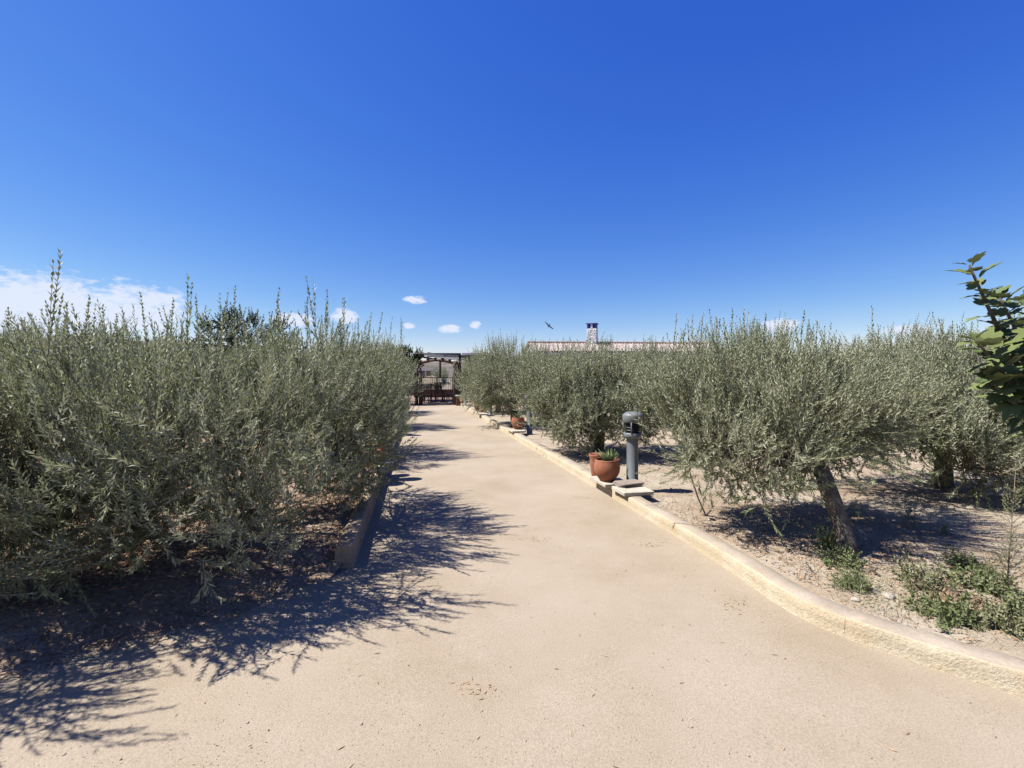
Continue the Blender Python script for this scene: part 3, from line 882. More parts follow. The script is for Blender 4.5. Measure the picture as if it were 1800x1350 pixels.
# ------------------------------------------------------------------ bollards, pots, slabs
def bollard_meshes():
    p = MB()
    p.lathe([(0.085, -0.02), (0.085, 0.015), (0.076, 0.02), (0.076, 0.735)], 28)
    rib = MB(); rib.box(-0.079, -0.070, -0.010, 0.010, 0.03, 0.73)
    c = MB()
    c.lathe([(0.076, 0.725), (0.112, 0.735), (0.118, 0.80), (0.110, 0.805), (0.10, 0.806)], 28)
    core = MB(); core.lathe([(0.085, 0.80), (0.092, 0.955)], 24)
    lou = MB()
    for z in (0.835, 0.872, 0.909):
        lou.lathe([(0.088, z + 0.012), (0.106, z), (0.106, z + 0.004), (0.088, z + 0.016)], 24)
    ribs = []
    for k in range(4):
        a = R(68 + 90 * k)
        x, y = 0.119 * math.cos(a), 0.119 * math.sin(a)
        rb = MB(); ribs.append(rb); rb.tube([(0.116 * math.cos(a), 0.116 * math.sin(a), 0.80), (0.126 * math.cos(a), 0.126 * math.sin(a), 0.95)], 0.009, 6)
    cap = MB()
    cap.lathe([(0.09, 0.944), (0.126, 0.944), (0.133, 0.95), (0.135, 1.035), (0.128, 1.05), (0.09, 1.075), (0.04, 1.086), (0.0005, 1.088)], 28)
    return [('post', p.mesh('post', MAT['metal'])), ('seam_strip', rib.mesh('seam_strip', MAT['metal'])), ('collar', c.mesh('collar', MAT['metal'])),
            ('lamp_core', core.mesh('lamp_core', MAT['dark'])), ('louvre', lou.mesh('louvre', MAT['dark'])), ('cap', cap.mesh('cap', MAT['metal']))] + [('cage_rib', rb.mesh('cage_rib', MAT['metal'])) for rb in ribs]


BOL = bollard_meshes()


def bollard(x, y, z, label):
    root = empty('bollard_light', (x, y, z), label, 'bollard', 'bollard lights along the path')
    for n, me in BOL:
        link_mesh(n, me, root)


bollard(1.62, 6.10, 0.03, 'grey bollard light behind the nearest terracotta pot on the right')
bollard(0.47, 12.1, 0.03, 'grey bollard light second along the right kerb, half hidden by olive leaves')
bollard(-0.86, 18.1, 0.03, 'grey bollard light third along the right kerb')
bollard(-2.40, 23.3, 0.03, 'grey bollard light by the gate on the right')
bollard(-2.30, 6.95, 0.12, 'grey bollard light behind leaves on the left kerb, nearer one')
bollard(-3.33, 12.1, 0.12, 'grey bollard light behind leaves on the left kerb, farther one')


def succulent_leaf_mesh():
    V, F = [], []
    n = 5
    for i in range(n + 1):
        t = i / n
        w = 0.17 * (1 - t) ** 0.7 + 0.01 if i < n else 0.004
        z = 0.05 * (1 - t)
        V += [(t, -w * 0.5, 0.045 * math.sin(t * 2)), (t, 0, -z * 0.6), (t, w * 0.5, 0.045 * math.sin(t * 2)), (t, 0, z * 0.25)]
    for i in range(n):
        for j in range(4):
            j2 = (j + 1) % 4
            F.append((i * 4 + j, i * 4 + j2, (i + 1) * 4 + j2, (i + 1) * 4 + j))
    me = bpy.data.meshes.new('leaf'); me.from_pydata(V, [], F); me.materials.append(MAT['agave'])
    a = me.attributes.new('tint', 'FLOAT', 'POINT')
    for i in range(len(V)): a.data[i].value = 0.2 + 0.7 * (i // 4) / n
    me.update()
    return me


SUCC = succulent_leaf_mesh()


def pot(x, y, z, r, h, label, kind='round', plant='agave', seed=0, pl_label=None):
    rg = random.Random(seed)
    root = empty('terracotta_pot', (x, y, z), label, 'pot', 'terracotta pots on the kerbs', rg.uniform(0, 6))
    if kind == 'round':
        prof = [(0.0005, 0), (.56, 0), (.58, .05), (.66, .12), (.80, .22), (.95, .40), (1.0, .58), (.985, .74), (.93, .88), (.90, .95), (.91, 1.0), (.87, 1.0), (.86, .95), (.90, .8)]
    else:
        prof = [(0.0005, 0), (.62, 0), (.66, .1), (.78, .45), (.84, .68), (.86, .82), (.98, .93), (1.0, 1.0), (.94, 1.0), (.86, .90), (.8, .8)]
    mb = MB(); mb.lathe([(a * r, b_ * h) for a, b_ in prof], 28)
    mb.build('pot_body', MAT['terracotta'], root)
    s = MB(); s.lathe([(0.0005, h * 0.89), (r * 0.5, h * 0.885), (r * 0.875, h * 0.87)], 18)
    s.build('soil', MAT['potsoil'], root)
    if plant is None: return root
    pr = empty('potted_plant', (x, y, z + h * 0.88), pl_label, 'plant', 'plants in the kerb pots')
    if plant == 'agave':
        nl = 34
        for k in range(nl):
            a = k * 2.39996
            el = R(28 + 58 * (k / nl) + rg.uniform(-8, 8))
            L_ = rg.uniform(0.12, 0.19) * (r / 0.17)
            d = Vector((math.cos(a) * math.cos(el), math.sin(a) * math.cos(el), math.sin(el)))
            zx = Vector((0, 0, 1)); zx = (zx - d * zx.dot(d)).normalized()
            m3 = Matrix((d, zx.cross(d), zx)).transposed()
            off = rg.uniform(0.0, 0.05)
            link_mesh('leaf', SUCC, pr, (math.cos(a) * off, math.sin(a) * off, 0.002), m3.to_euler(), (L_, L_ * 1.15, L_ * 1.15))
    else:
        g = np.random.default_rng(seed)
        n = 60
        D = nrm(g.normal(size=(n, 3)) * np.array([1, 1, .5]) + np.array([0, 0, .7]))
        a = leafy_shoots(g, np.zeros((n, 3)) + g.normal(0, .04, (n, 3)) * np.array([1, 1, .1]), D, g.uniform(.1, .22, n), 16, 0.04, 0.012)
        link_mesh('foliage', combine('foliage', [(a[0], a[1], 0, a[2], False), (a[3], a[4], 1, None, False)], [MAT['vine' if plant == 'bush' else 'carob'], MAT['twig']]), pr)
        st = MB(); st.tube([(0, 0, -0.02), (0, 0, 0.08)], 0.012, 6); st.build('stem', MAT['twig'], pr)
    return root


def slab(x, y, z, sx, sy, sz, rz, label, name='stone_slab', mat='stone', group='stone slabs laid on the kerbs'):
    rg = random.Random(int(x * 100) + int(y * 10))
    mb = MB(); mb.box(-sx / 2, sx / 2, -sy / 2, sy / 2, 0, sz, ch=0.006)
    mb.v = [(a + rg.uniform(-.003, .003), b_ + rg.uniform(-.003, .003), c) for a, b_, c in mb.v]
    o = mb.build(name, MAT[mat], None, (x, y, z), (0, 0, rz))
    return tag(o, label, 'slab' if mat == 'stone' else 'tile', group)


KA = math.atan(0.223)       # the right kerb's bearing
z0 = 0.128
slab(1.34, 6.22, z0, 0.36, 0.52, 0.045, KA, 'pale stone slab on the right kerb under the nearest pot')
slab(1.52, 5.72, z0, 0.40, 0.36, 0.045, KA, 'pale stone slab on the right kerb in front of the nearest bollard')
pot(1.29, 6.16, z0 + 0.046, 0.175, 0.29, 'round terracotta pot in front of the nearest bollard', 'round', 'agave', 3, 'spiky green succulent in the round pot before the nearest bollard')
pot(1.235, 6.60, z0 + 0.002, 0.12, 0.33, 'slim flared terracotta pot behind the nearest round one', 'flare', None, 4)
for k in range(3):
    slab(1.50 + 0.012 * k, 5.90 - 0.01 * k, z0 + 0.0465 + k * 0.0165, 0.32, 0.22, 0.016, KA + 0.12 * k - .1,
         ['bottom', 'middle', 'top'][k] + ' clay tile of the small stack before the nearest bollard', 'clay_tile', 'tile', 'clay tiles stacked beside the pot')
slab(0.12, 11.95, z0, 0.36, 0.6, 0.045, KA, 'pale stone slab on the right kerb under the second pot')
pot(0.16, 12.1, z0 + 0.046, 0.18, 0.31, 'round terracotta pot second along the right kerb', 'round', 'agave', 8, 'small spiky succulent in the second pot along the right kerb')
slab(-1.12, 17.2, z0, 0.36, 0.6, 0.045, KA, 'pale stone slab on the right kerb under the third pot')
pot(-1.12, 17.75, z0 + 0.002, 0.20, 0.30, 'wide terracotta pot third along the right kerb', 'flare', 'dark', 9, 'dark bushy plant in the third pot along the right kerb')
pot(-1.42, 19.2, z0 + 0.002, 0.19, 0.32, 'terracotta pot just beyond the third along the right kerb', 'round', 'dark', 10, 'dark plant in the pot beyond the third on the right kerb')
slab(-2.35, 22.9, z0, 0.36, 0.6, 0.045, KA, 'pale stone slab at the gate end of the right kerb')
pot(-2.5, 23.6, z0 + 0.002, 0.21, 0.33, 'terracotta pot at the gate end of the right kerb', 'round', 'bush', 11, 'small plant in the pot at the gate end')
slab(-2.06, 6.95, 0.188, 0.34, 0.75, 0.045, math.atan(.205), 'pale stone slab on the left kerb half hidden by olive leaves')
pot(-2.06, 6.66, 0.234, 0.14, 0.27, 'terracotta pot on the left kerb, in front of the nearer bollard', 'round', 'agave', 12, 'spiky plant in the nearer pot of the left kerb')
pot(-2.12, 7.24, 0.234, 0.13, 0.29, 'terracotta pot on the left kerb, behind the nearer bollard', 'flare', 'agave', 13, 'spiky plant in the pot behind the nearer left bollard')
pot(-3.12, 12.35, 0.188, 0.15, 0.28, 'terracotta pot on the left kerb by the farther bollard', 'round', 'agave', 14, 'spiky plant in the pot by the farther left bollard')

# ------------------------------------------------------------------ gate, pergola and terrace
terr = grid_mesh('terrace', lambda u, v: (u, v, 0.014), [-9, -6, -3, 0, 3], [24.7, 28, 32, 36], MAT['terrace'])
tag(terr, kind='structure')
gy = 24.6
gate = empty('garden_gate', (-4.05, gy, 0), 'dark iron double gate with barred leaves at the end of the path', 'gate')
for s in (-1, 1):
    x0, x1 = (-0.84, -0.015) if s < 0 else (0.015, 0.84)
    lf = MB()
    for z in (0.09, 0.42, 1.46): lf.box(x0, x1, -0.015, 0.015, z, z + 0.045)
    for x in (x0, x1 - 0.045): lf.box(x, x + 0.045, -0.018, 0.018, 0.06, 1.52)
    fr = lf.build('gate_leaf', MAT['iron'], gate)
    for k in range(1, 7):
        bx = MB(); xx = x0 + (x1 - x0) * k / 7
        bx.box(xx - 0.008, xx + 0.008, -0.008, 0.008, 0.46, 1.47); bx.build('bar', MAT['iron'], fr)
    dg = MB()
    for k in range(7):
        xa = x0 + 0.04 + (x1 - x0 - 0.08) * k / 7; xb = x0 + 0.04 + (x1 - x0 - 0.08) * (k + 1) / 7
        dg.tube([(xa, 0, 0.13), (xb, 0.003, 0.425)], 0.008, 4); dg.tube([(xb, -0.003, 0.13), (xa, -0.006, 0.425)], 0.008, 4)
    dg.build('lattice', MAT['iron'], fr)
for (x, z1, nm, lb) in ((-5.16, 2.02, 'wooddk', 'dark timber gate post at the left, outer one'), (-4.97, 1.98, 'wood', 'brown timber gate post at the left, inner one'), (-3.12, 2.28, 'wood', 'brown timber gate post at the right, inner one'), (-2.95, 2.2, 'wooddk', 'dark timber gate post at the right, outer one')):
    mb = MB(); mb.tube([(0, 0, -0.1), (0.01, 0, z1 * 0.5), (0, 0, z1)], [0.085, 0.08, 0.075], 10, jit=.04)
    tag(mb.build('gate_post', MAT[nm], None, (x, gy + 0.02, 0)), lb, 'post', 'posts of the garden gate')
perg = empty('pergola', (-4.05, gy + 0.3, 0), 'open pergola of rods and an arched timber beam over the gate', 'pergola')
pts = []
for i in range(13):
    t = i / 12
    pts.append((-1.1 + 2.35 * t, -0.26, 2.16 + 0.30 * math.sin(math.pi * (0.06 + 0.88 * t)) - 0.08 * t))
mb = MB(); mb.tube(pts, 0.075, 8); mb.build('arched_beam', MAT['wood'], perg)
for i in range(1, 12, 2):
    q = pts[i]; mb = MB(); mb.tube([(q[0], q[1] - 0.16, q[2] + 0.10), (q[0], q[1] + 0.5, q[2] + 0.12)], 0.045, 6); mb.build('rafter_end', MAT['wooddk'], perg)
for k, yy in enumerate((0.0, 1.7, 3.6, 6.0, 8.4)):
    mb = MB(); mb.tube([(-1.25, yy, 2.80), (1.25, yy, 2.78)], 0.045 if k in (0, 2) else 0.034, 6); mb.build('rod', MAT['rod'], perg)
for sx in (-1.2, 1.2):
    mb = MB(); mb.box(sx - 0.05, sx + 0.05, -0.1, 8.6, 2.64, 2.745); mb.build('side_beam', MAT['wooddk'], perg)
    for yy in (0.05, 8.4):
        mb = MB(); mb.box(sx - 0.06, sx + 0.06, yy - 0.06, yy + 0.06, 0.0, 2.635); mb.build('post', MAT['wooddk'], perg)
mb = MB(); mb.tube([(-0.55, 0.0, 2.86), (-0.1, 4.4, 2.86)], 0.025, 6); mb.build('brace', MAT['rod'], perg)
# roofed shelter right of the gate
sh = empty('garden_shelter', (-2.0, 25.8, 0), 'small shelter with a white roof edge and dark eaves right of the gate', 'shelter')
mb = MB(); mb.box(-0.75, 1.6, -0.8, 1.6, 2.72, 2.86, ch=.01); mb.build('roof', MAT['white'], sh)
mb = MB(); mb.box(-0.62, 1.5, -0.7, 1.5, 2.45, 2.715); mb.build('eaves', MAT['wooddk'], sh)
for x in (-0.5, 1.4):
    for y in (-0.6, 1.4):
        mb = MB(); mb.box(x - .06, x + .06, y - .06, y + .06, 0, 2.445); mb.build('post', MAT['wooddk'], sh)
# planter wall right of the gate: courses of brick with white copings
pw = empty('planter_wall', (-2.72, 24.15, 0), 'low red brick planter with white coping beside the right gate post', 'wall')
core = MB(); core.box(-0.24, 0.24, -0.14, 0.14, 0, 0.50); core.build('mortar_core', MAT['stone'], pw)
BR = MB(); BR.box(-0.075, 0.075, -0.02, 0.02, -0.032, 0.032, ch=.004); BRM = BR.mesh('brick', MAT['brick'])
for r_ in range(6):
    for c in range(3):
        link_mesh('brick', BRM, pw, (-0.165 + c * 0.165 + (0.03 if r_ % 2 else -0.0), -0.145, 0.05 + r_ * 0.078))
for z in (0.505,):
    mb = MB(); mb.box(-0.28, 0.28, -0.19, 0.18, z, z + 0.05, ch=.006); mb.build('coping', MAT['white'], pw)
colm = empty('stone_column', (-2.64, 25.3, 0), 'slender tan column carrying a pot right of the gate', 'column')
mb = MB(); mb.box(-.12, .12, -.12, .12, 0, 0.12); mb.lathe([(.095, .12), (.085, 1.5), (.11, 1.52), (.12, 1.58), (.0005, 1.58)], 16); mb.build('shaft', MAT['tanwall'], colm)
mb = MB(); mb.lathe([(.0005, 1.582), (.07, 1.582), (.12, 1.68), (.125, 1.76), (.11, 1.76)], 16); mb.build('pot_body', MAT['wooddk'], colm)
g = np.random.default_rng(91)
D = nrm(g.normal(size=(30, 3)) + np.array([0, 0, 1.2]))
a = leafy_shoots(g, np.zeros((30, 3)) + np.array([0, 0, 1.76]), D, g.uniform(.1, .3, 30), 14, .05, .014)
link_mesh('foliage', combine('foliage', [(a[0], a[1], 0, a[2], False), (a[3], a[4], 1, None, False)], [MAT['vine'], MAT['twig']]), colm)
for k in range(7):
    pass
# thatched parasol, table and chairs on the terrace
pa = empty('thatched_parasol', (-5.15, 29.0, 0.014), 'straw thatched parasol on the terrace behind the gate', 'parasol')
mb = MB(); mb.tube([(0, 0, 0), (0, 0, 1.5)], 0.04, 8); mb.build('pole', MAT['wood'], pa)
mb = MB()
rg = random.Random(17)
n = 40
ring = []
for (r_, z) in ((0.03, 1.62), (0.6, 1.42), (1.12, 1.16), (1.18, 1.08)):
    ring.append([(r_ * math.cos(2 * math.pi * j / n) * rg.uniform(.94, 1.06), r_ * math.sin(2 * math.pi * j / n) * rg.uniform(.94, 1.06), z + rg.uniform(-.03, .03)) for j in range(n)])
V = [p for r_ in ring for p in r_]
mb.add(V, [(i * n + j, i * n + (j + 1) % n, (i + 1) * n + (j + 1) % n, (i + 1) * n + j) for i in range(3) for j in range(n)])
mb.build('canopy', MAT['thatch'], pa)
mb = MB()
for j in range(90):
    a_ = rg.uniform(0, 6.28); mb.tube([(1.1 * math.cos(a_), 1.1 * math.sin(a_), 1.15), (1.2 * math.cos(a_ + .03), 1.2 * math.sin(a_ + .03), rg.uniform(.92, 1.05))], 0.006, 3, cap=False)
mb.build('straw_fringe', MAT['thatch'], pa)
tb = empty('garden_table', (-4.75, 27.6, 0.014), 'dark wooden garden table behind the gate', 'table')
mb = MB(); mb.box(-0.7, 0.7, -0.4, 0.4, 0.70, 0.74); mb.build('tabletop', MAT['wooddk'], tb)
for x in (-.6, .6):
    for y in (-.32, .32):
        mb = MB(); mb.box(x - .03, x + .03, y - .03, y + .03, 0, .698); mb.build('leg', MAT['wooddk'], tb)


def chair_meshes():
    out = []
    m = MB(); m.box(-.22, .22, -.22, .22, .43, .465); out.append(('seat', m.mesh('seat', MAT['wooddk'])))
    for k in range(5):
        m = MB(); m.box(-.2 + .09 * k, -.15 + .09 * k, -.225, -.205, .47, .92); out.append(('slat', m.mesh('slat', MAT['wooddk'])))
    m = MB(); m.box(-.225, .225, -.23, -.2, .925, .985); out.append(('top_rail', m.mesh('top_rail', MAT['wooddk'])))
    for x in (-.2, .2):
        for y in (-.2, .2):
            m = MB(); m.box(x - .022, x + .022, y - .022, y + .022, 0, .428); out.append(('leg', m.mesh('leg', MAT['wooddk'])))
    return out


CH = chair_meshes()
for (x, y, rz, lb) in ((-4.35, 27.0, 0.1, 'dark slatted chair with its back to the gate, nearest the gate'), (-5.1, 27.0, -.15, 'dark slatted chair left of the one nearest the gate'), (-3.75, 28.0, 1.4, 'dark slatted chair at the right end of the garden table')):
    c = empty('garden_chair', (x, y, 0.014), lb, 'chair', 'chairs on the terrace', rz)
    for n_, me in CH: link_mesh(n_, me, c)
tw = empty('terrace_wall', (-3.9, 33.0, 0), 'low red brick wall at the back of the terrace', 'wall')
mb = MB(); mb.box(-3.2, 2.4, -.12, .12, 0, 0.55); mb.build('wall', MAT['brick'], tw)
mb = MB(); mb.box(-3.25, 2.45, -.17, .17, 0.553, .60); mb.build('coping', MAT['terrace'], tw)
ob = empty('outbuilding', (-6.9, 37.5, 0), 'tan outbuilding with a pale flat roof seen through the gate', 'building')
mb = MB(); mb.box(-2.6, -0.35, 0, 3, 0, 1.98); mb.build('wall', MAT['tanwall'], ob)
mb = MB(); mb.box(-2.8, 0.15, -.3, 3.2, 1.985, 2.09); mb.build('roof', MAT['white'], ob)
mb = MB(); mb.box(-.22, -.14, -.2, -.12, 0, 1.98); mb.build('roof_post', MAT['white'], ob)

# ------------------------------------------------------------------ the house behind the right-hand trees
HA = math.atan2(5.0, 13.0)
hb = Vector((1.5, 36.0, 0))
house = empty('house', hb, 'low white house with a weathered tile roof behind the right olives', 'house', None, R(4))
mb = MB(); mb.box(0.15, 16.0, 0.2, 9.0, -0.05, 3.42); mb.add([(0.15, 0.2, 3.42), (0.15, 9.0, 3.42), (0.15, 2.4, 4.28), (0.4, 0.2, 3.42), (0.4, 9.0, 3.42), (0.4, 2.4, 4.28)], [(0, 2, 1), (3, 4, 5), (0, 3, 5, 2), (1, 2, 5, 4)]); mb.build('wall', MAT['white'], house)
ridge_y, ridge_z, eave_z = 2.4, 4.36, 3.55
V, F = [], []
nx = 16 * 14
for i in range(nx + 1):
    x = i * 16.2 / nx
    w = 0.042 * math.cos(2 * math.pi * x / 0.23)
    for k in range(8):
        t = k / 7
        V.append((x, -0.25 + (ridge_y + 0.25) * t, eave_z + (ridge_z - eave_z) * t + w + (0.012 if k % 2 else -0.012)))
for i in range(nx):
    for k in range(7):
        F.append((i * 8 + k, (i + 1) * 8 + k, (i + 1) * 8 + k + 1, i * 8 + k + 1))
mb = MB(); mb.add(V, F, 0, True)
mb.add([(0, ridge_y, ridge_z - .02), (16.2, ridge_y, ridge_z - .02), (16.2, 9.3, 3.3), (0, 9.3, 3.3)], [(0, 1, 2, 3)])
rf = tag(mb.build('roof', MAT['rooftile'], house), 'weathered pale pink barrel tiles')
RT = MB(); RT.lathe([(0.13, 0), (0.115, 0.42)], 10, a0=0, a1=math.pi)
RTM = RT.mesh('ridge_tile', MAT['ridgetile'])
for i in range(40):
    link_mesh('ridge_tile', RTM, rf, (0.02 + i * 0.405, ridge_y, ridge_z + 0.0 + 0.01 * (i % 2)), (R(90), 0, R(90)))
mb = MB(); mb.box(0.0, 16.2, -0.20, 0.19, 3.30, 3.42); mb.build('eave_moulding', MAT['white'], house)
ch = MB(); ch.box(-.40, .40, -.38, .38, 3.6, 5.55, ch=.01)
cho = ch.build('chimney', MAT['white'], house, (5.5, 2.35, 0), (0, 0, R(-24)))
mb = MB(); mb.box(-.38, .38, -.36, .36, 5.552, 5.94); mb.build('chimney_head', MAT['navy'], cho)
mb = MB(); mb.box(-.08, .08, -.385, -.362, 5.552, 5.94); mb.build('vent_post', MAT['white'], cho)
mb = MB(); mb.box(-.47, .47, -.45, .45, 5.945, 6.0); mb.build('chimney_cap', MAT['navy'], cho)
# rubble lumps of the chimney's rendering
rg = random.Random(23)
STM = []
for k in range(3):
    bm = bmesh.new(); bmesh.ops.create_icosphere(bm, subdivisions=1, radius=1)
    for v in bm.verts: v.co *= rg.uniform(.8, 1.1)
    me = bpy.data.meshes.new('rubble_stone'); bm.to_mesh(me); bm.free(); me.materials.append(MAT['white']); STM.append(me)
for r_ in range(12):
    for c in range(5):
        for sd in (0, 1):
            p = (-.31 + c * .155 + (.04 if r_ % 2 else -.02), -.382, 3.75 + r_ * .155) if sd == 0 else (-.402, -.30 + c * .15, 3.75 + r_ * .155)
            link_mesh('rubble_stone', rg.choice(STM), cho, p, (rg.uniform(0, 3), rg.uniform(0, 3), 0), (.065 if sd == 0 else .014, .014 if sd == 0 else .062, .062))
for x in (2.2, 6.6, 10.0, 13.4):
    wr = MB(); wr.box(x - .55, x + .55, .17, .197, 1.3, 2.6); w = wr.build('window', MAT['white'], house)
    mb = MB(); mb.box(x - .48, x + .48, .155, .168, 1.38, 2.52); mb.build('pane', MAT['glass'], w)
    mb = MB(); mb.box(x - .02, x + .02, .14, .153, 1.38, 2.52); mb.build('frame', MAT['white'], w)

# ------------------------------------------------------------------ bird
bird = empty('bird', (2.02, 25.0, 4.32), 'dark bird in flight left of the chimney', 'bird')
mb = MB()
mb.tube([(-.11, 0, .0), (-.07, 0, .005), (0, 0, .0), (.07, 0, .0), (.11, 0, .01), (.135, 0, .005)], [.012, .026, .032, .026, .02, .004], 8)
for s in (-1, 1):
    w = [(0.05, 0.02 * s, 0.01), (-0.04, 0.02 * s, 0.01), (0.06, .14 * s, .035), (-.03, .14 * s, .035), (.01, .26 * s, .02), (-.05, .24 * s, .02), (-.08, .33 * s, -.01)]
    mb.add(w + [(a_, b_, c - .006) for a_, b_, c in w], [(0, 2, 3, 1), (2, 4, 5, 3), (4, 6, 5), (7, 8, 10, 9), (9, 10, 12, 11), (11, 12, 13), (0, 7, 9, 2), (2, 9, 11, 4), (4, 11, 13, 6), (1, 3, 10, 8), (3, 5, 12, 10), (5, 6, 13, 12)])
mb.add([(-.1, .012, .004), (-.1, -.012, .004), (-.21, .035, 0), (-.18, 0, 0), (-.21, -.035, 0), (-.1, .012, -.004), (-.1, -.012, -.004), (-.21, .035, -.005), (-.18, 0, -.005), (-.21, -.035, -.005)], [(0, 2, 3), (0, 3, 1), (1, 3, 4), (5, 8, 7), (5, 6, 8), (6, 9, 8), (0, 5, 7, 2), (1, 4, 9, 6)])
bo = mb.build('body', MAT['bird'], bird)
by = Vector((0.74, 0.15, -0.65)).normalized()
bx_ = Vector((-0.55, -0.65, -0.5)); bx_ = (bx_ - by * bx_.dot(by)).normalized()
bird.rotation_euler = Matrix((bx_, by, bx_.cross(by))).transposed().to_euler()

# ------------------------------------------------------------------ ground cover and small things
from mathutils.bvhtree import BVHTree
BVH = [BVHTree.FromPolygons([v.co for v in o.data.vertices], [tuple(p.vertices) for p in o.data.polygons]) for o in (BED_L, BED_R)]


def drop(x, y, side, dz=0.0):
    h = BVH[side].ray_cast(Vector((x, y, 2)), Vector((0, 0, -1)))
    return max(h[0].z if h[0] else 0.0, path_z(x, y)) + dz


g = np.random.default_rng(5)


def point_right_of_kerb(x, y):
    if y > 4.2: return x > kx_r(y) + 0.22
    return x > np.interp(-y, [-4.2, -3.58, -3.02, -2.74, -2.49, -2.25, -1.9, -1.28], [1.70, 1.80, 1.90, 2.05, 2.27, 2.52, 2.9, 3.6]) + 0.26


def scatter_quads(name, pts, lens, wid, mat, zoff=0.006, tilt=0.35, parent=None, kind='stuff', label=None, cat=None):
    n = len(pts)
    a = g.uniform(0, 2 * math.pi, n)
    d = np.stack([np.cos(a), np.sin(a), g.normal(0, tilt, n)], 1); d = nrm(d)
    up = nrm(np.array([0, 0, 1.0]) + g.normal(0, tilt, (n, 3)))
    w = nrm(np.cross(d, up)); nn = np.cross(w, d)
    P = np.array(pts) + np.array([0, 0, zoff])
    V = np.stack([P - d * lens[:, None] * .5, P + w * wid[:, None], P + d * lens[:, None] * .5 + nn * lens[:, None] * .1, P - w * wid[:, None]], 1).reshape(-1, 3)
    o = (np.arange(n) * 4)[:, None]
    F = np.concatenate([o + np.array([[0, 1, 2]]), o + np.array([[0, 2, 3]])])
    T = g.uniform(0, 1, n).repeat(4)
    me = tri_mesh(name, V, F, np.zeros(len(F)), T, [MAT[mat]])
    return tag(link_mesh(name, me), label, cat, None, kind)


# dry olive leaves on the beds
pts = []
while len(pts) < 17000:
    x, y = g.uniform(-6, -1.4), g.uniform(1.7, 5.5)
    if x < kx_l(max(y, 3.7)) - 0.15 and (y > 3.5 or y > np.interp(-x, [1.4, 1.6, 1.95, 2.35, 2.9, 3.7, 5.2, 9], [3.66, 3.3, 2.92, 2.62, 2.33, 2.06, 1.75, 1.5]) - 0.12 + abs(g.normal(0, .12))):
        dd = 1.0 if y > 4 else max(0, y - np.interp(-x, [1.4, 1.6, 1.95, 2.35, 2.9, 3.7, 5.2, 9], [3.66, 3.3, 2.92, 2.62, 2.33, 2.06, 1.75, 1.5]))
        pts.append((x, y, drop(x, y, 0)))
scatter_quads('leaf_litter', pts, g.uniform(.03, .07, len(pts)), g.uniform(.004, .009, len(pts)), 'dry', .008, label='dry brown leaves lying on the left bed', cat='leaves')
pts = []
while len(pts) < 5200:
    x, y = g.normal(2.7, .9), g.normal(4.2, .9)
    if point_right_of_kerb(x, y) and y < 7: pts.append((x, y, drop(x, y, 1)))
scatter_quads('leaf_litter', pts, g.uniform(.02, .055, len(pts)), g.uniform(.003, .007, len(pts)), 'dry', .006, label='dry leaves under the leaning olive on the right', cat='leaves')
# stray leaves on the path
pts = [(g.uniform(-2, 1.8), g.uniform(1.6, 9)) for _ in range(260)]
pts = [(a_, b_, path_z(a_, b_) - .001) for a_, b_ in pts]
pts = [p for p in pts if kx_l(max(p[1], 3.7)) + .05 < p[0] < kx_r(max(p[1], 3.9)) - .05 or p[1] < 3]
for (cx, cy) in ((.28, 4.4), (1.55, 3.15), (1.3, 4.25), (-.2, 2.3), (.9, 5.9)):
    for _ in range(26):
        a_, b_ = cx + g.normal(0, .07), cy + g.normal(0, .05)
        pts.append((a_, b_, path_z(a_, b_) - .001))
scatter_quads('stray_leaves', pts, g.uniform(.015, .045, len(pts)), g.uniform(.002, .005, len(pts)), 'dry', .004, .15, label='few dry leaves strewn over the sandy path', cat='leaves')


def pebbles(name, pts, sizes, mat, label):
    n = len(pts)
    oct_ = np.array([[1, 0, 0], [0, 1, 0], [-1, 0, 0], [0, -1, 0], [0, 0, .7], [0, 0, -.7]], float)
    f = np.array([[0, 1, 4], [1, 2, 4], [2, 3, 4], [3, 0, 4], [1, 0, 5], [2, 1, 5], [3, 2, 5], [0, 3, 5]])
    a = g.uniform(0, 6.28, n)
    ca, sa = np.cos(a), np.sin(a)
    q = oct_[None] * (1 + g.normal(0, .2, (n, 6, 1))) * np.array(sizes)[:, None, None]
    V = np.stack([q[..., 0] * ca[:, None] - q[..., 1] * sa[:, None], q[..., 0] * sa[:, None] + q[..., 1] * ca[:, None], q[..., 2]], -1) + np.array(pts)[:, None, :]
    F = ((np.arange(n) * 6)[:, None, None] + f[None]).reshape(-1, 3)
    me = tri_mesh(name, V.reshape(-1, 3), F, np.zeros(len(F)), None, [MAT[mat]])
    return tag(link_mesh(name, me), label, 'gravel', None, 'stuff')


MAT['grit'] = surf('path_grit', (0.52, 0.42, 0.31), (0.74, 0.63, 0.50), 55, 0.95, 0.2, 90, 0.001)
MAT['rubble'] = surf('bed_rubble', (0.48, 0.39, 0.30), (0.74, 0.68, 0.59), 20, 0.95, 0.3, 70, 0.002)
N_ = 17000
yy = 1.5 + 6.5 * g.uniform(0, 1, N_) ** 1.8
xx = g.uniform(-1, 1, N_) * (yy * 1.25)
ok = (xx < np.where(yy > 3.9, 1.73 - 0.223 * (yy - 4.06), 1.78 + np.maximum(0, 3.0 - yy) * .95) - .02) & (xx > np.where(yy > 3.7, -1.32 - .205 * (yy - 3.76), -1.3 - (3.7 - yy) * 1.1) + .02)
pp = np.array([(a_, b_, path_z(a_, b_) + .0005) for a_, b_ in zip(xx[ok], yy[ok])])
pebbles('path_grit', pp, g.uniform(.0010, .0034, len(pp)) * (1 + (g.uniform(0, 1, len(pp)) > .988) * 1.5), 'grit', 'fine grit lying loose on the sandy path')
pts = []
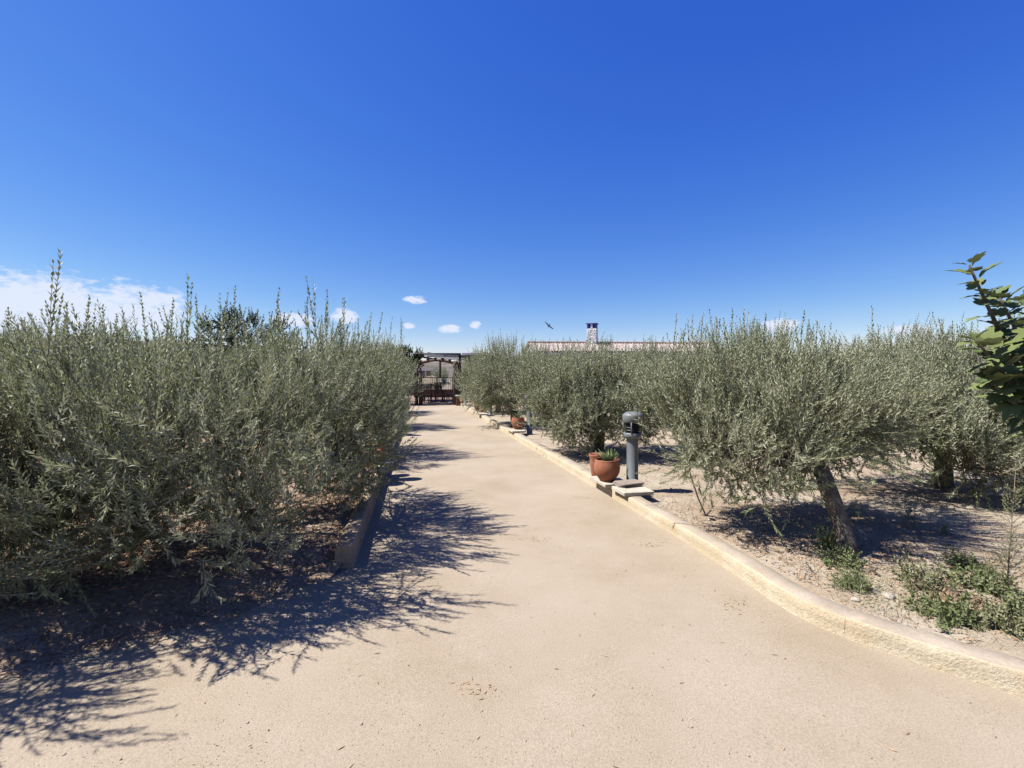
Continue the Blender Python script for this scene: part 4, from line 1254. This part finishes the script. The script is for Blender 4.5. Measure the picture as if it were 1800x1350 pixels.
while len(pts) < 6000:
    y = 2.3 + 9 * g.uniform(0, 1) ** 1.6
    x = kx_r(max(y, 4)) + 0.2 + abs(g.normal(0, 1.6)) if y > 3.3 else g.uniform(2.2, 6)
    if point_right_of_kerb(x, y): pts.append((x, y, drop(x, y, 1, .002)))
pebbles('bed_rubble', pts, g.uniform(.003, .012, len(pts)) * (1 + (g.uniform(0, 1, len(pts)) > .97) * 1.5), 'rubble', 'loose pale rubble on the right bed')
pts = []
while len(pts) < 2500:
    x, y = g.uniform(-5.5, -1.5), g.uniform(3.4, 8)
    if x < kx_l(max(y, 3.7)) - 0.2: pts.append((x, y, drop(x, y, 0, .001)))
pebbles('bed_rubble', pts, g.uniform(.004, .014, len(pts)), 'rubble', 'loose pale rubble on the left bed')
# single pale stones by the right kerb
for (x, y, s, lb) in ((2.57, 3.08, .035, 'largest pale stone among the weeds behind the right kerb'), (2.30, 3.02, .022, 'small white stone close behind the right kerb'), (2.62, 2.75, .018, 'tiny white stone between kerb and weeds'),
                      (3.05, 3.35, .028, 'pale stone deeper among the weeds')):
    rg = random.Random(int(x * 1000)); bm = bmesh.new(); bmesh.ops.create_icosphere(bm, subdivisions=2, radius=1)
    for v in bm.verts: v.co = Vector((v.co.x * 1.2, v.co.y, v.co.z * .65)) * rg.uniform(.85, 1.1) * s
    me = bpy.data.meshes.new('stone'); bm.to_mesh(me); bm.free(); me.materials.append(MAT['stone'])
    tag(link_mesh('stone', me, None, (x, y, z_right(x, y) + s * .35)), lb, 'stone', 'pale stones behind the right kerb')


# weeds
def weed(x, y, h, n, spread, mat, label, seed, leaf=.035, leafw=.008, K=16, name='weed', droop=0.0):
    gg = np.random.default_rng(seed)
    root = empty(name, (x, y, z_right(x, y)), label, 'weed', 'weeds behind the right kerb')
    D = nrm(gg.normal(size=(n, 3)) * np.array([1, 1, .3]) * spread + np.array([0, 0, 1]))
    P = gg.normal(0, 1, (n, 3)) * np.array([.07 * spread, .07 * spread, 0])
    a = leafy_shoots(gg, P, D, gg.uniform(.5, 1, n) * h, K, leaf, leafw, curve=.2, ang=(1.1, .6), twig_r=.0018)
    link_mesh('foliage', combine('foliage', [(a[0], a[1], 0, a[2], False)], [MAT[mat]]), root)
    tag(link_mesh('stems', combine('stems', [(a[3], a[4], 0, None, False)], [MAT['twig']]), root), kind='stuff')


weed(2.62, 3.62, .17, 60, .9, 'weed', 'green weed tuft at the foot of the leaning trunk', 201)
weed(2.98, 3.28, .22, 60, 1.0, 'weed_grey', 'grey green weed clump right of the leaning trunk', 202, .04, .008)
weed(3.35, 3.2, .20, 60, 1.1, 'weed', 'broad leafy weed right of the grey green clump', 203, .04, .009)
weed(2.78, 2.82, .15, 65, 1.3, 'weed', 'low green weed mat close behind the kerb', 204, .04, .009)
weed(3.02, 2.72, .16, 65, 1.3, 'weed_grey', 'low grey green weed close behind the kerb', 205, .04, .009)
weed(3.28, 2.76, .19, 75, 1.2, 'weed', 'bushy weed at the foot of the tall stalk', 206, .045, .010)
weed(2.42, 3.22, .13, 60, .8, 'weed', 'pale grass-like weed behind the kerb, left of the stones', 207, .06, .004, 10)
weed(2.75, 3.95, .25, 30, .4, 'weed', 'dark sprouts growing from the base of the leaning trunk', 208, .04, .008)
for k, (x, y, h) in enumerate(((3.95, 4.5, .30), (4.25, 4.85, .24), (3.75, 4.9, .2), (4.15, 4.35, .14))):
    weed(x, y, h, 7, .35, 'olive', ['tallest', 'second', 'third', 'smallest'][k] + ' olive seedling on the bare soil right of the trunk', 220 + k, .045, .007, 14, 'olive_seedling')
dp = empty('dry_plant', (-2.32, 7.75, 0.13), 'rusty brown withered plant behind the left kerb past the pots', 'plant')
gg = np.random.default_rng(240)
D = nrm(gg.normal(size=(70, 3)) * np.array([1, 1, .4]) + np.array([0, 0, .8]))
a = leafy_shoots(gg, gg.normal(0, .12, (70, 3)) * np.array([1, 1, 0]), D, gg.uniform(.2, .42, 70), 18, .045, .009, ang=(1.0, .6))
link_mesh('foliage', combine('foliage', [(a[0], a[1], 0, a[2], False)], [MAT['dry']]), dp)
link_mesh('stems', combine('stems', [(a[3], a[4], 0, None, False)], [MAT['twig']]), dp)
weed(2.95, 3.02, .12, 45, 1.3, 'dry', 'straw coloured withered weed among the green ones', 209, .04, .006)
weed(3.62, 3.55, .16, 40, 1.0, 'weed', 'small green weed on bare soil behind the tall stalk', 210, .035, .008)
# the tall feathery stalk
tx, ty = 3.42, 3.12
tw_ = empty('tall_weed', (tx, ty, z_right(tx, ty)), 'tall thin feathery weed stalk at the right edge', 'weed')
gg = np.random.default_rng(230)
n = 70
zz = gg.uniform(.05, .72, n)
aa = gg.uniform(0, 6.28, n)
D = np.stack([np.cos(aa), np.sin(aa), np.full(n, .7)], 1)
a = leafy_shoots(gg, np.stack([.05 * zz, np.zeros(n), zz], 1), D, (.17 * (1 - zz / .85)) + .03, 12, .03, .0035, curve=.4, twig_r=.0015)
link_mesh('foliage', combine('foliage', [(a[0], a[1], 0, a[2], False), (a[3], a[4], 1, None, False)], [MAT['weed_grey'], MAT['twig']]), tw_)
mb = MB(); mb.tube([(0, 0, 0), (.02, 0, .4), (.045, 0, .86)], [.006, .004, .0015], 6); mb.build('stalk', MAT['twig'], tw_)
# grass blades
pts = []
while len(pts) < 900:
    x, y = g.normal(2.75, .35), g.normal(3.0, .25)
    if point_right_of_kerb(x, y): pts.append((x, y, drop(x, y, 1)))
n = len(pts)
P = np.array(pts)
D = nrm(g.normal(0, .5, (n, 3)) * np.array([1, 1, 0]) + np.array([0, 0, 1]))
hgt = g.uniform(.03, .10, n)[:, None]
w = nrm(np.cross(D, g.normal(size=(n, 3)))) * .0016
V = np.stack([P - w, P + w, P + D * hgt], 1).reshape(-1, 3)
F = (np.arange(n) * 3)[:, None] + np.array([[0, 1, 2]])
tag(link_mesh('grass', tri_mesh('grass', V, F, np.zeros(n), g.uniform(0, 1, n).repeat(3), [MAT['weed']])), 'thin grass among the weeds behind the right kerb', 'grass', None, 'stuff')
# irrigation hose from the leaning olive to the soil
mb = MB()
hp = [(2.05, 5.2, .45), (2.08, 5.05, .22), (2.12, 4.95, .07), (2.3, 4.85, .06), (2.6, 4.8, .065), (3.1, 4.7, .07)]
E = []
for i in range(len(hp) - 1):
    for k in range(6):
        E.append(Vector(hp[i]).lerp(Vector(hp[i + 1]), k / 6))
mb.tube(E, .008, 6)
tag(mb.build('irrigation_hose', MAT['hose']), 'thin black irrigation hose hanging below the nearest right olive', 'hose')
